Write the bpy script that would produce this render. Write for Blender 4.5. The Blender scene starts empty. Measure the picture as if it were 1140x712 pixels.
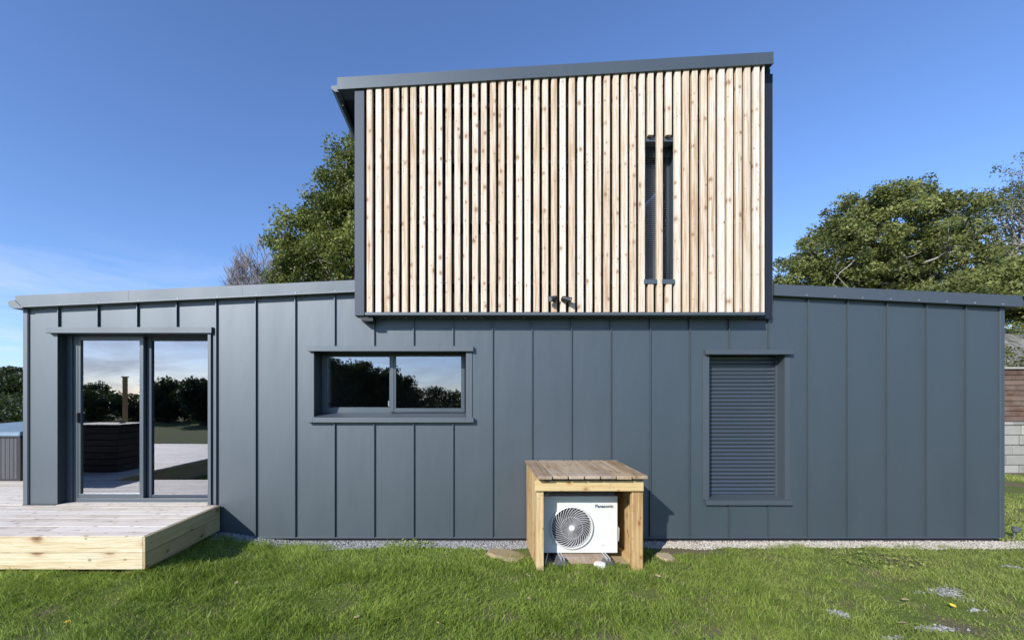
import bpy, math, random
import numpy as np
from mathutils import Vector, Matrix
R = math.radians
random.seed(7); rng = np.random.default_rng(7)
sc = bpy.context.scene
col = sc.collection
CZ, D0, F = 1.704, 5.0, 465.0          # eye height, distance to facade (m), focal length in photo pixels
def X(px, Y=0.0): return (px - 521) * (D0 + Y) / F
def Z(py, Y=0.0): return CZ - (py - 445.5) * (D0 + Y) / F

# ------------------------------------------------------------------ helpers
def tag(o, label=None, cat=None, group=None, kind=None):
    if label: o['label'] = label
    if cat: o['category'] = cat
    if group: o['group'] = group
    if kind: o['kind'] = kind
    return o
def empty(name, loc, label, cat, group=None, rz=0):
    o = bpy.data.objects.new(name, None); col.objects.link(o)
    o.location = loc; o.rotation_euler = (0, 0, rz); o.empty_display_size = .2
    return tag(o, label, cat, group)
def link(name, me, mat, parent=None, loc=None):
    o = bpy.data.objects.new(name, me); col.objects.link(o)
    if mat is not None:
        for m in (mat if isinstance(mat, (list, tuple)) else [mat]): me.materials.append(m)
    if parent is not None:
        o.parent = parent
        r = parent; off = Vector((0, 0, 0))
        while r is not None: off += r.location; r = r.parent
        o.location = -off                      # geometry is given in world coordinates
    if loc is not None: o.location = loc
    return o
class MB:
    def __init__(s): s.v = []; s.f = []; s.r = []; s.m = []
    def face(s, pts, rnd=0, mi=0):
        n = len(s.v); s.v += [tuple(p) for p in pts]; s.f.append(list(range(n, n + len(pts)))); s.r.append(rnd); s.m.append(mi)
    def hexa(s, c, rnd=None, mi=0):            # 8 corners: bottom 4 (ccw), top 4
        if rnd is None: rnd = random.random()
        n = len(s.v); s.v += [tuple(p) for p in c]
        for q in ((3, 2, 1, 0), (4, 5, 6, 7), (0, 1, 5, 4), (1, 2, 6, 5), (2, 3, 7, 6), (3, 0, 4, 7)):
            s.f.append([n + k for k in q]); s.r.append(rnd); s.m.append(mi)
    def box(s, x0, x1, y0, y1, z0, z1, rnd=None, mi=0):
        s.hexa([(x0, y0, z0), (x1, y0, z0), (x1, y1, z0), (x0, y1, z0), (x0, y0, z1), (x1, y0, z1), (x1, y1, z1), (x0, y1, z1)], rnd, mi)
    def prism(s, prof, axis, a, b, rnd=None, mi=0):   # profile (ccw list of 2-D points) swept along an axis
        if rnd is None: rnd = random.random()
        def p3(p, t): return {'x': (t, p[0], p[1]), 'y': (p[0], t, p[1]), 'z': (p[0], p[1], t)}[axis]
        n = len(s.v); k = len(prof)
        s.v += [p3(p, a) for p in prof] + [p3(p, b) for p in prof]
        s.f.append([n + i for i in range(k)][::-1]); s.f.append([n + k + i for i in range(k)])
        for i in range(k):
            j = (i + 1) % k; s.f.append([n + i, n + j, n + k + j, n + k + i])
        s.r += [rnd] * (k + 2); s.m += [mi] * (k + 2)
    def tube(s, pts, rad, sides=8, rnd=None, mi=0, cap=True):
        if rnd is None: rnd = random.random()
        pts = [Vector(p) for p in pts]
        if not isinstance(rad, (list, tuple)): rad = [rad] * len(pts)
        n = len(s.v); up = Vector((0.31, 0.17, 1)).normalized()
        for i, p in enumerate(pts):
            d = (pts[min(i + 1, len(pts) - 1)] - pts[max(i - 1, 0)])
            if d.length < 1e-9: d = Vector((0, 0, 1))
            d.normalize()
            a = d.cross(up)
            if a.length < .05: a = d.cross(Vector((1, 0, 0)))
            a.normalize(); b = d.cross(a)
            for k in range(sides):
                t = 2 * math.pi * k / sides
                s.v.append(tuple(p + (a * math.cos(t) + b * math.sin(t)) * rad[i]))
        for i in range(len(pts) - 1):
            for k in range(sides):
                q = n + i * sides; k2 = (k + 1) % sides
                s.f.append([q + k, q + k2, q + sides + k2, q + sides + k]); s.r.append(rnd); s.m.append(mi)
        if cap:
            s.f.append([n + k for k in range(sides)][::-1]); s.f.append([n + (len(pts) - 1) * sides + k for k in range(sides)])
            s.r += [rnd] * 2; s.m += [mi] * 2
    def build(s, name, mat, parent=None, smooth=False, bevel=0, recalc=True):
        me = bpy.data.meshes.new(name); me.from_pydata(s.v, [], s.f)
        a = me.attributes.new('rnd', 'FLOAT', 'FACE'); a.data.foreach_set('value', s.r)
        me.polygons.foreach_set('material_index', s.m)
        if smooth: me.polygons.foreach_set('use_smooth', [True] * len(s.f))
        if recalc:
            import bmesh
            bm = bmesh.new(); bm.from_mesh(me); bmesh.ops.recalc_face_normals(bm, faces=bm.faces); bm.to_mesh(me); bm.free()
        me.update()
        o = link(name, me, mat, parent)
        if bevel:
            b = o.modifiers.new('bevel', 'BEVEL'); b.width = bevel; b.segments = 2; b.limit_method = 'ANGLE'; b.angle_limit = R(40)
        return o
def boxes(name, mat, parent, lst, bevel=0):
    for b in lst:
        m = MB(); m.box(*b); m.build(name, mat, parent, bevel=bevel)
def np_mesh(name, V, Fc, nper, rnd, mat, parent=None, smooth=False):
    """V (n,3), Fc (m,nper) index array, rnd per face"""
    me = bpy.data.meshes.new(name)
    me.vertices.add(len(V)); me.vertices.foreach_set('co', V.astype(np.float32).ravel())
    me.loops.add(Fc.size); me.loops.foreach_set('vertex_index', Fc.astype(np.int32).ravel())
    me.polygons.add(len(Fc)); me.polygons.foreach_set('loop_start', (np.arange(len(Fc)) * nper).astype(np.int32))
    me.update(calc_edges=True)
    a = me.attributes.new('rnd', 'FLOAT', 'FACE'); a.data.foreach_set('value', rnd.astype(np.float32))
    if smooth: me.polygons.foreach_set('use_smooth', np.ones(len(Fc), bool))
    me.validate()
    return link(name, me, mat, parent)

# ------------------------------------------------------------------ materials
class NT:
    def __init__(s, name):
        s.mat = bpy.data.materials.new(name); s.mat.use_nodes = True
        s.t = s.mat.node_tree; s.n = s.t.nodes; s.l = s.t.links
        s.b = s.n['Principled BSDF']; s.out = s.n['Material Output']
    def node(s, typ, **kw):
        n = s.n.new(typ)
        for k, v in kw.items():
            if k.startswith('_'): setattr(n, k[1:], v)
            else: s.put(n.inputs[k.replace('__', ' ')], v)
        return n
    def put(s, sock, v):
        if isinstance(v, bpy.types.NodeSocket): s.l.new(v, sock)
        else: sock.default_value = v
    def rnd(s): return s.node('ShaderNodeAttribute', _attribute_name='rnd').outputs['Fac']
    def coords(s, which='Object'): return s.node('ShaderNodeTexCoord').outputs[which]
    def math(s, op, a, b=0.0, clamp=False):
        n = s.n.new('ShaderNodeMath'); n.operation = op; n.use_clamp = clamp
        s.put(n.inputs[0], a); s.put(n.inputs[1], b); return n.outputs[0]
    def vmath(s, op, a, b):
        n = s.n.new('ShaderNodeVectorMath'); n.operation = op
        s.put(n.inputs[0], a); s.put(n.inputs[1], b); return n.outputs[0]
    def noise(s, vec, scale, detail=3, rough=.55, dist=0.0, out='Fac'):
        n = s.node('ShaderNodeTexNoise', Scale=scale, Detail=detail, Roughness=rough, Distortion=dist)
        s.l.new(vec, n.inputs['Vector']); return n.outputs[out]
    def ramp(s, fac, stops):
        n = s.n.new('ShaderNodeValToRGB'); s.put(n.inputs[0], fac); e = n.color_ramp.elements
        while len(e) > 1: e.remove(e[-1])
        e[0].position = stops[0][0]; e[0].color = (*stops[0][1], 1) if isinstance(stops[0][1], tuple) else (stops[0][1],) * 3 + (1,)
        for p, c in stops[1:]:
            q = e.new(p); q.color = (*c, 1) if isinstance(c, tuple) else (c, c, c, 1)
        return n.outputs[0]
    def mix(s, fac, a, b, mode='MIX'):
        n = s.n.new('ShaderNodeMix'); n.data_type = 'RGBA'; n.blend_type = mode
        for sock, v in ((n.inputs[0], fac), (n.inputs[6], a), (n.inputs[7], b)):
            if isinstance(v, tuple) and len(v) == 3: v = (*v, 1)
            s.put(sock, v)
        return n.outputs[2]
    def bump(s, h, strength=.3, dist=.01):
        n = s.node('ShaderNodeBump', Strength=strength, Distance=dist); s.l.new(h, n.inputs['Height']); s.l.new(n.outputs[0], s.b.inputs['Normal'])
    def base(s, c):
        if isinstance(c, tuple): c = (*c, 1)
        s.put(s.b.inputs['Base Color'], c)
    def set(s, **kw):
        for k, v in kw.items(): s.put(s.b.inputs[k.replace('__', ' ')], v)
        return s

def metal_paint(name, c, rough=.5, spec=.5, streak=.13, wav=.3, ior=1.5):
    t = NT(name); co = t.coords()
    n1 = t.noise(t.vmath('MULTIPLY', co, (1.2, 1.2, .35)), 2.0, 4)
    n2 = t.noise(t.vmath('MULTIPLY', co, (30, 30, 1.2)), 1.0, 3)
    m = t.math('ADD', t.math('MULTIPLY', n1, streak * 1.4), t.math('MULTIPLY', n2, streak * .6))
    m = t.math('ADD', m, t.math('MULTIPLY', t.rnd(), streak * .7))
    t.base(t.mix(t.math('MULTIPLY', m, 1.6, True), tuple(x * .9 for x in c), tuple(min(1, x * 1.22) for x in c)))
    t.put(t.b.inputs['Roughness'], t.math('ADD', t.math('MULTIPLY', n1, .14), rough - .07))
    t.set(Specular__IOR__Level=spec, IOR=ior); t.b.inputs['Specular Tint'].default_value = (.84, .92, 1.0, 1)
    t.bump(t.noise(t.vmath('MULTIPLY', co, (3, 3, .9)), 1.6, 2), wav, .012)
    return t.mat
def plain(name, c, rough=.5, metallic=0, spec=.5, var=.1):
    t = NT(name); n = t.noise(t.coords(), 9, 4)
    t.base(t.mix(n, tuple(x * (1 - var) for x in c), tuple(min(1, x * (1 + var)) for x in c)))
    t.set(Roughness=rough, Metallic=metallic, Specular__IOR__Level=spec); return t.mat
def wood(name, stops, axis, knot=(.16, .085, .04), knots=.5, grain=1.0, rough=.65, weather=None, kscale=1.0):
    """grain runs along axis; rnd of each board shifts the pattern and picks its tone"""
    t = NT(name); co = t.coords(); r = t.rnd()
    off = t.node('ShaderNodeCombineXYZ'); t.l.new(t.math('MULTIPLY', r, 37.1), off.inputs[0]); t.l.new(t.math('MULTIPLY', r, 71.7), off.inputs[1]); t.l.new(t.math('MULTIPLY', r, 113.3), off.inputs[2])
    v = t.vmath('ADD', co, off.outputs[0])
    def st(lo, hi): return tuple(lo if 'xyz'[i] == axis else hi for i in range(3))
    wob = t.noise(t.vmath('MULTIPLY', v, st(1.2, 6)), 1.0, 2, out='Color')
    v2 = t.vmath('ADD', v, t.vmath('MULTIPLY', t.vmath('SUBTRACT', wob, (.5, .5, .5)), (.02, .02, .02)))
    g1 = t.noise(t.vmath('MULTIPLY', v2, st(1.5, 45)), 1.0, 4, .6)
    g2 = t.noise(t.vmath('MULTIPLY', v2, st(5, 160)), 1.0, 3, .6)
    big = t.noise(t.vmath('MULTIPLY', v, st(.6, 3)), 1.0, 2)
    tone = t.math('ADD', t.math('MULTIPLY', t.math('SUBTRACT', r, .5), .55), t.math('ADD', t.math('MULTIPLY', t.math('SUBTRACT', g1, .5), 1.1 * grain), t.math('MULTIPLY', t.math('SUBTRACT', big, .5), .6)))
    tone = t.math('ADD', tone, .5, True)
    c = t.ramp(tone, stops)
    c = t.mix(t.math('MULTIPLY', t.math('GREATER_THAN', g2, .56), .16 * grain), c, tuple(x * .45 for x in stops[0][1]))
    # knots: cells of a stretched voronoi, only some of them
    vo = t.node('ShaderNodeTexVoronoi', _voronoi_dimensions='2D', Scale=1.0, Randomness=1.0)
    sx = t.node('ShaderNodeSeparateXYZ'); t.l.new(v2, sx.inputs[0]); ia = 'xyz'.index(axis); ob = [i for i in range(3) if i != ia]
    cx = t.node('ShaderNodeCombineXYZ'); t.l.new(t.math('MULTIPLY', t.math('ADD', sx.outputs[ob[0]], sx.outputs[ob[1]]), 11.0 * kscale), cx.inputs[0]); t.l.new(t.math('MULTIPLY', sx.outputs[ia], 7.0 * kscale), cx.inputs[1])
    t.l.new(cx.outputs[0], vo.inputs['Vector'])
    sep = t.node('ShaderNodeSeparateColor'); t.l.new(vo.outputs['Color'], sep.inputs[0])
    pick = t.math('LESS_THAN', sep.outputs[0], knots)
    size = t.math('ADD', t.math('MULTIPLY', sep.outputs[1], .15), .07)
    k = t.math('DIVIDE', vo.outputs['Distance'], size)
    kn = t.ramp(t.math('ADD', k, t.math('MULTIPLY', t.math('SUBTRACT', g1, .5), 1.6)), [(0.0, 1.0), (.45, .75), (1.1, .0)])
    halo = t.ramp(t.math('MULTIPLY', k, .35), [(0.2, .7), (.65, 0.0)])
    kf = t.math('MULTIPLY', pick, kn); hf = t.math('MULTIPLY', pick, halo)
    c = t.mix(t.math('MULTIPLY', hf, .55), c, tuple(min(1, x * 1.0) for x in (stops[0][1][0], stops[0][1][1] * .75, stops[0][1][2] * .6)))
    c = t.mix(t.math('MULTIPLY', kf, .9), c, knot)
    v3 = t.node('ShaderNodeTexVoronoi', _voronoi_dimensions='2D', Scale=1.0, Randomness=1.0)
    c3 = t.node('ShaderNodeCombineXYZ'); t.l.new(t.math('MULTIPLY', t.math('ADD', sx.outputs[ob[0]], sx.outputs[ob[1]]), 34.0 * kscale), c3.inputs[0]); t.l.new(t.math('MULTIPLY', sx.outputs[ia], 21.0 * kscale), c3.inputs[1]); t.l.new(c3.outputs[0], v3.inputs['Vector'])
    s3 = t.node('ShaderNodeSeparateColor'); t.l.new(v3.outputs['Color'], s3.inputs[0])
    c = t.mix(t.math('MULTIPLY', t.math('LESS_THAN', s3.outputs[0], .07), t.ramp(t.math('DIVIDE', v3.outputs['Distance'], t.math('ADD', t.math('MULTIPLY', s3.outputs[1], .2), .08)), [(.3, .75), (1.0, .0)])), c, knot)
    if weather:
        w = t.noise(t.vmath('MULTIPLY', co, (1.2, 1.2, 1.2)), 2.3, 5, .65)
        c = t.mix(t.ramp(w, [(.42, 0.0), (.66, weather[1])]), c, weather[0])
    t.base(c); t.set(Roughness=rough, Specular__IOR__Level=.25)
    t.bump(t.math('ADD', g1, t.math('MULTIPLY', g2, .5)), .25, .002)
    return t.mat
def leafmat(name, dark, light, warm=None, trans=.35, scale=.55):
    t = NT(name); r = t.rnd(); co = t.coords()
    n = t.noise(co, scale, 3)
    f = t.math('ADD', t.math('MULTIPLY', r, .7), t.math('MULTIPLY', t.math('SUBTRACT', n, .5), 1.6), True)
    c = t.mix(f, dark, light)
    if warm: c = t.mix(t.math('MULTIPLY', t.math('GREATER_THAN', t.math('FRACT', t.math('MULTIPLY', r, 17.3)), .92), .5), c, warm)
    t.base(c); t.set(Roughness=.5, Specular__IOR__Level=.35)
    tr = t.node('ShaderNodeBsdfTranslucent'); t.l.new(t.mix(.5, c, (.16, .24, .03)), tr.inputs[0])
    ms = t.n.new('ShaderNodeMixShader'); ms.inputs[0].default_value = trans
    t.l.new(t.b.outputs[0], ms.inputs[1]); t.l.new(tr.outputs[0], ms.inputs[2]); t.l.new(ms.outputs[0], t.out.inputs[0])
    return t.mat
def glassmat(name, refl=.45, tint=(.78, .82, .82)):
    t = NT(name); t.n.remove(t.b)
    gl = t.node('ShaderNodeBsdfGlossy', Roughness=0.004); gl.inputs[0].default_value = (.92, .93, 1, 1)
    b = t.node('ShaderNodeBump', Strength=.03, Distance=.01); t.l.new(t.noise(t.coords(), 1.2, 1), b.inputs['Height']); t.l.new(b.outputs[0], gl.inputs['Normal'])
    tp = t.n.new('ShaderNodeBsdfTransparent'); tp.inputs[0].default_value = (*tint, 1)
    fr = t.node('ShaderNodeFresnel', IOR=1.5)
    ms = t.n.new('ShaderNodeMixShader'); t.l.new(t.math('ADD', t.math('MULTIPLY', fr.outputs[0], 1.0), refl, True), ms.inputs[0])
    t.l.new(tp.outputs[0], ms.inputs[1]); t.l.new(gl.outputs[0], ms.inputs[2]); t.l.new(ms.outputs[0], t.out.inputs[0])
    return t.mat

M = {}
M['clad'] = metal_paint('slate_metal', (.027, .040, .046), .55, .5, ior=2.15)
M['trim'] = metal_paint('slate_metal_trim', (.028, .038, .045), .62, .5, wav=.08, ior=2.2)
M['dark_trim'] = metal_paint('dark_slate_trim', (.062, .074, .094), .5, .4, wav=.08)
M['tower_fascia'] = metal_paint('tower_fascia_metal', (.048, .062, .070), .5, .5, wav=.12, ior=1.8)
M['shaded_lining'] = metal_paint('shaded_reveal_lining', (.035, .043, .052), .5, .4)  # duller than the trim: shade of door and window reveals put into it
M['right_trim'] = metal_paint('right_corner_trim', (.018, .021, .032), .5, .3, wav=.05)  # much darker than the left corner trim
M['drip'] = plain('drip_edge_glint', (.20, .22, .23), .5, .2)  # paler than the fascia: sun glint on the left edge put into colour
M['gutter'] = plain('gutter_zinc', (.14, .16, .17), .5, .3)
M['membrane'] = plain('black_membrane', (.012, .012, .014), .8)
M['black'] = plain('black_plastic', (.018, .018, .02), .45)
M['soffit'] = plain('dark_soffit', (.03, .034, .04), .6)
M['frame'] = metal_paint('window_aluminium', (.05, .066, .074), .42, .6, wav=.02, ior=1.8)
M['glass'] = glassmat('window_glass', .30)
M['dark_glass'] = glassmat('tower_glass', .2, (.3, .33, .38))
M['interior'] = plain('interior_plaster', (.45, .42, .38), .85)
M['int_floor'] = plain('interior_floor', (.16, .12, .09), .5)
M['concrete'] = plain('plinth_concrete', (.06, .06, .06), .9, var=.3)
M['shutter'] = metal_paint('roller_shutter_metal', (.036, .047, .060), .42, .6, wav=.0, ior=1.9)
M['slat'] = wood('larch_slat', [(0, (.44, .30, .18)), (.3, (.60, .48, .35)), (.6, (.70, .61, .50)), (1, (.76, .70, .62))], 'z', knot=(.19, .11, .06), knots=.44, kscale=.85, grain=1.9, weather=((.60, .49, .36), .35))
M['deck_top'] = wood('bleached_deck_board', [(0, (.40, .33, .25)), (.35, (.72, .64, .53)), (1, (.85, .80, .72))], 'x', knot=(.25, .17, .11), knots=.45, weather=((.82, .73, .61), .55), grain=1.6)
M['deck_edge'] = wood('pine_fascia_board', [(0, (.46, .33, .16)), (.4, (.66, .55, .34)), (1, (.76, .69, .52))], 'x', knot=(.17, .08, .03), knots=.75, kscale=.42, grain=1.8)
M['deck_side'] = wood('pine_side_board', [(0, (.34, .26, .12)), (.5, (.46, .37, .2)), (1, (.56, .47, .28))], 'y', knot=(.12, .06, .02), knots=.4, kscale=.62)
M['pine_v'] = wood('treated_pine_upright', [(0, (.30, .17, .07)), (.4, (.47, .31, .14)), (1, (.64, .49, .27))], 'z', knot=(.2, .09, .03), knots=.35, kscale=.9, grain=1.6)
M['pine_x'] = wood('treated_pine_beam', [(0, (.40, .26, .11)), (.5, (.56, .41, .19)), (1, (.66, .52, .28))], 'x', knot=(.25, .12, .04), knots=.4, kscale=.9)
M['pine_roof'] = wood('weathered_pine_plank', [(0, (.17, .10, .05)), (.5, (.35, .25, .15)), (1, (.50, .39, .26))], 'y', knot=(.14, .08, .04), knots=.4, weather=((.42, .36, .30), .6), grain=1.8)
M['unit'] = plain('white_enamel', (.66, .66, .62), .35, var=.02)
M['unit_grey'] = plain('grey_grille_plastic', (.50, .49, .50), .45, var=.05)
M['unit_dark'] = plain('fan_cavity_dark', (.03, .03, .033), .6)
M['ink'] = plain('navy_ink', (.008, .035, .06), .5)
M['ink_grey'] = plain('grey_ink', (.5, .5, .49), .5)
M['rubber'] = plain('dark_rubber', (.10, .10, .105), .8, var=.3)
M['galv'] = plain('galvanised_rail', (.62, .63, .63), .35, .5)
M['fence_wood'] = wood('brown_fence_board', [(0, (.055, .03, .018)), (.5, (.12, .07, .045)), (1, (.20, .13, .09))], 'x', knots=.2, weather=((.2, .16, .13), .6))
M['dark_timber'] = wood('dark_stained_timber', [(0, (.02, .014, .01)), (.5, (.04, .03, .024)), (1, (.06, .045, .035))], 'x', knots=.2)
M['bark'] = plain('grey_bark', (.16, .14, .12), .9, var=.45)
M['pale_bark'] = plain('pale_lichen_bark', (.26, .25, .22), .9, var=.35)
M['twig'] = plain('grey_twig', (.24, .22, .22), .9, var=.3)
M['leaf_a'] = leafmat('holm_oak_leaf', (.035, .052, .010), (.34, .37, .09), None)
M['leaf_b'] = leafmat('oak_leaf', (.035, .050, .012), (.36, .39, .12), (.34, .28, .10))
M['leaf_c'] = leafmat('thin_yellow_leaf', (.09, .10, .03), (.21, .20, .07), (.24, .15, .05), .45)
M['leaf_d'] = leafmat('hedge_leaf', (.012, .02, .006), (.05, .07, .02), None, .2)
M['white_cloth'] = plain('white_curtain', (.75, .74, .72), .8)
def grassmat():
    t = NT('grass_blade'); r = t.rnd(); co = t.coords()
    n = t.noise(co, .9, 4, .6); n2 = t.noise(co, 5, 2)
    f = t.math('ADD', t.math('MULTIPLY', r, .62), t.math('MULTIPLY', t.math('SUBTRACT', n2, .5), .9), True)
    c = t.mix(f, (.13, .21, .024), (.54, .66, .13))
    sx = t.node('ShaderNodeSeparateXYZ'); t.l.new(co, sx.inputs[0])
    dry = t.math('MULTIPLY', t.ramp(t.math('ADD', t.math('MULTIPLY', sx.outputs[0], .11), t.math('MULTIPLY', n, .55)), [(.30, .05), (.95, .95)]), t.ramp(t.math('FRACT', t.math('MULTIPLY', r, 23.7)), [(.3, .25), (.8, 1.0)]))
    c = t.mix(t.math('MULTIPLY', dry, .75), c, (.42, .42, .17))
    straw = t.math('GREATER_THAN', t.math('FRACT', t.math('MULTIPLY', r, 91.3)), .965)
    c = t.mix(t.math('MULTIPLY', straw, .8), c, (.38, .30, .16))
    t.base(c); t.set(Roughness=.55, Specular__IOR__Level=.3)
    tr = t.node('ShaderNodeBsdfTranslucent'); t.l.new(t.mix(.4, c, (.38, .52, .06)), tr.inputs[0])
    ms = t.n.new('ShaderNodeMixShader'); ms.inputs[0].default_value = .35
    t.l.new(t.b.outputs[0], ms.inputs[1]); t.l.new(tr.outputs[0], ms.inputs[2]); t.l.new(ms.outputs[0], t.out.inputs[0])
    return t.mat
M['grass'] = grassmat()
def groundmat():
    t = NT('lawn_soil'); co = t.coords()
    a = t.noise(co, 1.3, 6, .65); b = t.noise(co, 26, 5, .7); fine = t.noise(co, 90, 3)
    green = t.mix(b, (.06, .09, .02), (.17, .21, .05))
    soil = t.mix(fine, (.09, .065, .04), (.24, .19, .13))
    c = t.mix(t.ramp(a, [(.50, 0.0), (.64, 1.0)]), green, soil)
    sx = t.node('ShaderNodeSeparateXYZ'); t.l.new(co, sx.inputs[0])
    bank = t.math('MULTIPLY', t.math('GREATER_THAN', sx.outputs[0], 8.2), t.math('GREATER_THAN', sx.outputs[2], 1.4))
    stones = t.node('ShaderNodeTexVoronoi', Scale=7.0); t.l.new(co, stones.inputs['Vector'])
    c = t.mix(bank, c, t.mix(stones.outputs['Color'], (.07, .07, .05), (.26, .25, .22)))  # bank stones darkened: tree shade put into their colour
    t.base(c); t.set(Roughness=.95, Specular__IOR__Level=.1)
    t.bump(b, .6, .03); return t.mat
M['ground'] = groundmat()
def stonemat(name, lo, hi, sc_=12):
    t = NT(name); r = t.rnd(); n = t.noise(t.coords(), sc_, 6, .65)
    f = t.math('ADD', t.math('MULTIPLY', r, .6), t.math('MULTIPLY', n, .5), True)
    t.base(t.mix(f, lo, hi)); t.set(Roughness=.9, Specular__IOR__Level=.2); t.bump(n, .5, .01); return t.mat
M['pebble'] = stonemat('grey_pebble', (.11, .11, .11), (.44, .44, .42), 30)
M['pebble_warm'] = stonemat('pale_chippings', (.24, .21, .17), (.66, .61, .52), 30)
M['block'] = stonemat('pale_block', (.15, .15, .13), (.38, .37, .33), 9)
M['sand'] = stonemat('sandy_soil', (.26, .2, .11), (.50, .41, .26), 14)
M['white_stone'] = stonemat('white_stone', (.5, .48, .43), (.85, .83, .78), 14)
def wicker():
    t = NT('grey_wicker'); co = t.coords()
    w = t.node('ShaderNodeTexWave', _bands_direction='X', Scale=9.0, Distortion=1.2, Detail=1); t.l.new(co, w.inputs['Vector'])
    w2 = t.node('ShaderNodeTexWave', _bands_direction='Z', Scale=22.0, Distortion=.6); t.l.new(co, w2.inputs['Vector'])
    h = t.math('MULTIPLY', w.outputs['Fac'], w2.outputs['Fac'])
    t.base(t.mix(h, (.04, .042, .045), (.22, .225, .23))); t.bump(h, .7, .01); t.set(Roughness=.6); return t.mat
M['wicker'] = wicker()
M['cover'] = plain('pale_blue_vinyl', (.20, .27, .33), .85, spec=.1, var=.3)

# ------------------------------------------------------------------ terrain
def sstep(t): t = np.clip(t, 0, 1); return t * t * (3 - 2 * t)
def vnoise(x, y, seed=0):
    """smooth value noise, numpy"""
    xi = np.floor(x).astype(np.int64); yi = np.floor(y).astype(np.int64); fx = sstep(x - xi); fy = sstep(y - yi)
    def h(a, b):
        n = (a * 374761393 + b * 668265263 + seed * 144269504) & 0xffffffff
        n = ((n ^ (n >> 13)) * 1274126177) & 0xffffffff
        return ((n ^ (n >> 16)) & 0xffff) / 65535.0
    return (h(xi, yi) * (1 - fx) + h(xi + 1, yi) * fx) * (1 - fy) + (h(xi, yi + 1) * (1 - fx) + h(xi + 1, yi + 1) * fx) * fy
def ground_h(x, y):
    x = np.asarray(x, float); y = np.asarray(y, float)
    h = .125 * sstep((-x - 2.0) / 1.1) + .0 * y
    lawn = sstep((-y - .25) / .8) * (y > -14)
    h = h + lawn * (.05 * (vnoise(x * 1.3, y * 1.3, 1) - .5) + .05 * (vnoise(x * 3.7, y * 3.7, 2) - .5))
    bank = sstep((x - 8.3) / .4) * (sstep((y - 5.06) / .18) * 1.0 + sstep((y - 5.4) / 6.5) * 3.6)
    hill = sstep((-x - 9) / 30) * sstep((y - 9) / 50) * 2.6 + sstep((np.hypot(x, y) - 80) / 300) * 1.5
    return h + bank + hill
def axis_vals(lo, hi, fine):
    v = set(np.round(np.arange(-fine, fine + 1e-6, .2), 4))
    s = .3; p = fine
    while p < hi: p += s; s *= 1.13; v.add(round(min(p, hi), 3))
    s = .3; p = -fine
    while p > lo: p -= s; s *= 1.13; v.add(round(max(p, lo), 3))
    return np.array(sorted(v))
gx = np.union1d(axis_vals(-420, 420, 9.6), np.arange(9.6, 24, .4)); gy = np.union1d(axis_vals(-420, 420, 6.6), [5.06, 5.15, 5.24]); 
GX, GY = np.meshgrid(gx, gy); GZ = ground_h(GX, GY)
V = np.stack([GX.ravel(), GY.ravel(), GZ.ravel()], 1); nx = len(gx); ny = len(gy)
ii, jj = np.meshgrid(np.arange(nx - 1), np.arange(ny - 1)); q = (jj * nx + ii).ravel()
g = np_mesh('ground', V, np.stack([q, q + 1, q + nx + 1, q + nx], 1), 4, np.zeros(len(q)), M['ground'], smooth=True)
tag(g, kind='structure')

# ------------------------------------------------------------------ house
house = empty('house', (0.6, 2.5, 0), 'long single-storey house in slate blue metal with a pale timber-slatted box upstairs', 'house')
WL, WR = X(28), X(1116)
DTOP = .46
# roofline (underside of the roof edge) along the lower facade
def roof_z(x):
    if x < X(395): return Z(341) + (x - X(18)) * (Z(324.5) - Z(341)) / (X(395) - X(18))
    if x > X(861): return Z(328.5) + (x - X(861)) * (Z(341) - Z(328.5)) / (X(1136) - X(861))
    return Z(338)
openings = [  # x0, x1, z0, z1
    (X(63.9), X(232), DTOP, Z(371.5)),
    (X(349.8), X(518.7), Z(464), Z(391)),
    (X(788.9), X(873.3), Z(555), Z(394.5))]
def sheet_with_holes(mb, x0, x1, z0f, z1f, Y, holes, breaks=(), mi=0):
    xs = sorted(set([x0, x1] + [h[0] for h in holes] + [h[1] for h in holes] + list(breaks)))
    xs = [x for x in xs if x0 <= x <= x1]
    for a, b in zip(xs, xs[1:]):
        m = (a + b) / 2; cuts = [(h[2], h[3]) for h in holes if h[0] < m < h[1]]
        segs = []; lo = None
        for c in sorted(cuts):
            segs.append((lo, c[0])); lo = c[1]
        segs.append((lo, None))
        for s0, s1 in segs:
            za0, zb0 = (z0f(a + 1e-6), z0f(b - 1e-6)) if s0 is None else (s0, s0)
            za1, zb1 = (z1f(a + 1e-6), z1f(b - 1e-6)) if s1 is None else (s1, s1)
            if za1 - za0 < 1e-4: continue
            mb.face([(a, Y, za0), (b, Y, zb0), (b, Y, zb1), (a, Y, za1)], random.random(), mi)
seams = [X(416.7 + 43.78 * k) for k in range(-8, 16)]
zb = lambda x: DTOP if x < X(243) else .066
mb = MB()
sheet_with_holes(mb, WL, WR, zb, roof_z, 0.0, openings, seams + [X(243), X(395), X(861)])
HB = 6.2
# side and rear walls
mb.face([(WL, 0, .0), (WL, HB, 0), (WL, HB, roof_z(WL)), (WL, 0, roof_z(WL))]); mb.face([(WR, 0, .066), (WR, HB, .066), (WR, HB, roof_z(WR)), (WR, 0, roof_z(WR))])
for a, b in ((WL, X(395)), (X(395), X(861)), (X(861), WR)):
    mb.face([(a, HB, 0), (b, HB, 0), (b, HB, roof_z(b - .001)), (a, HB, roof_z(a + .001))])
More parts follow.
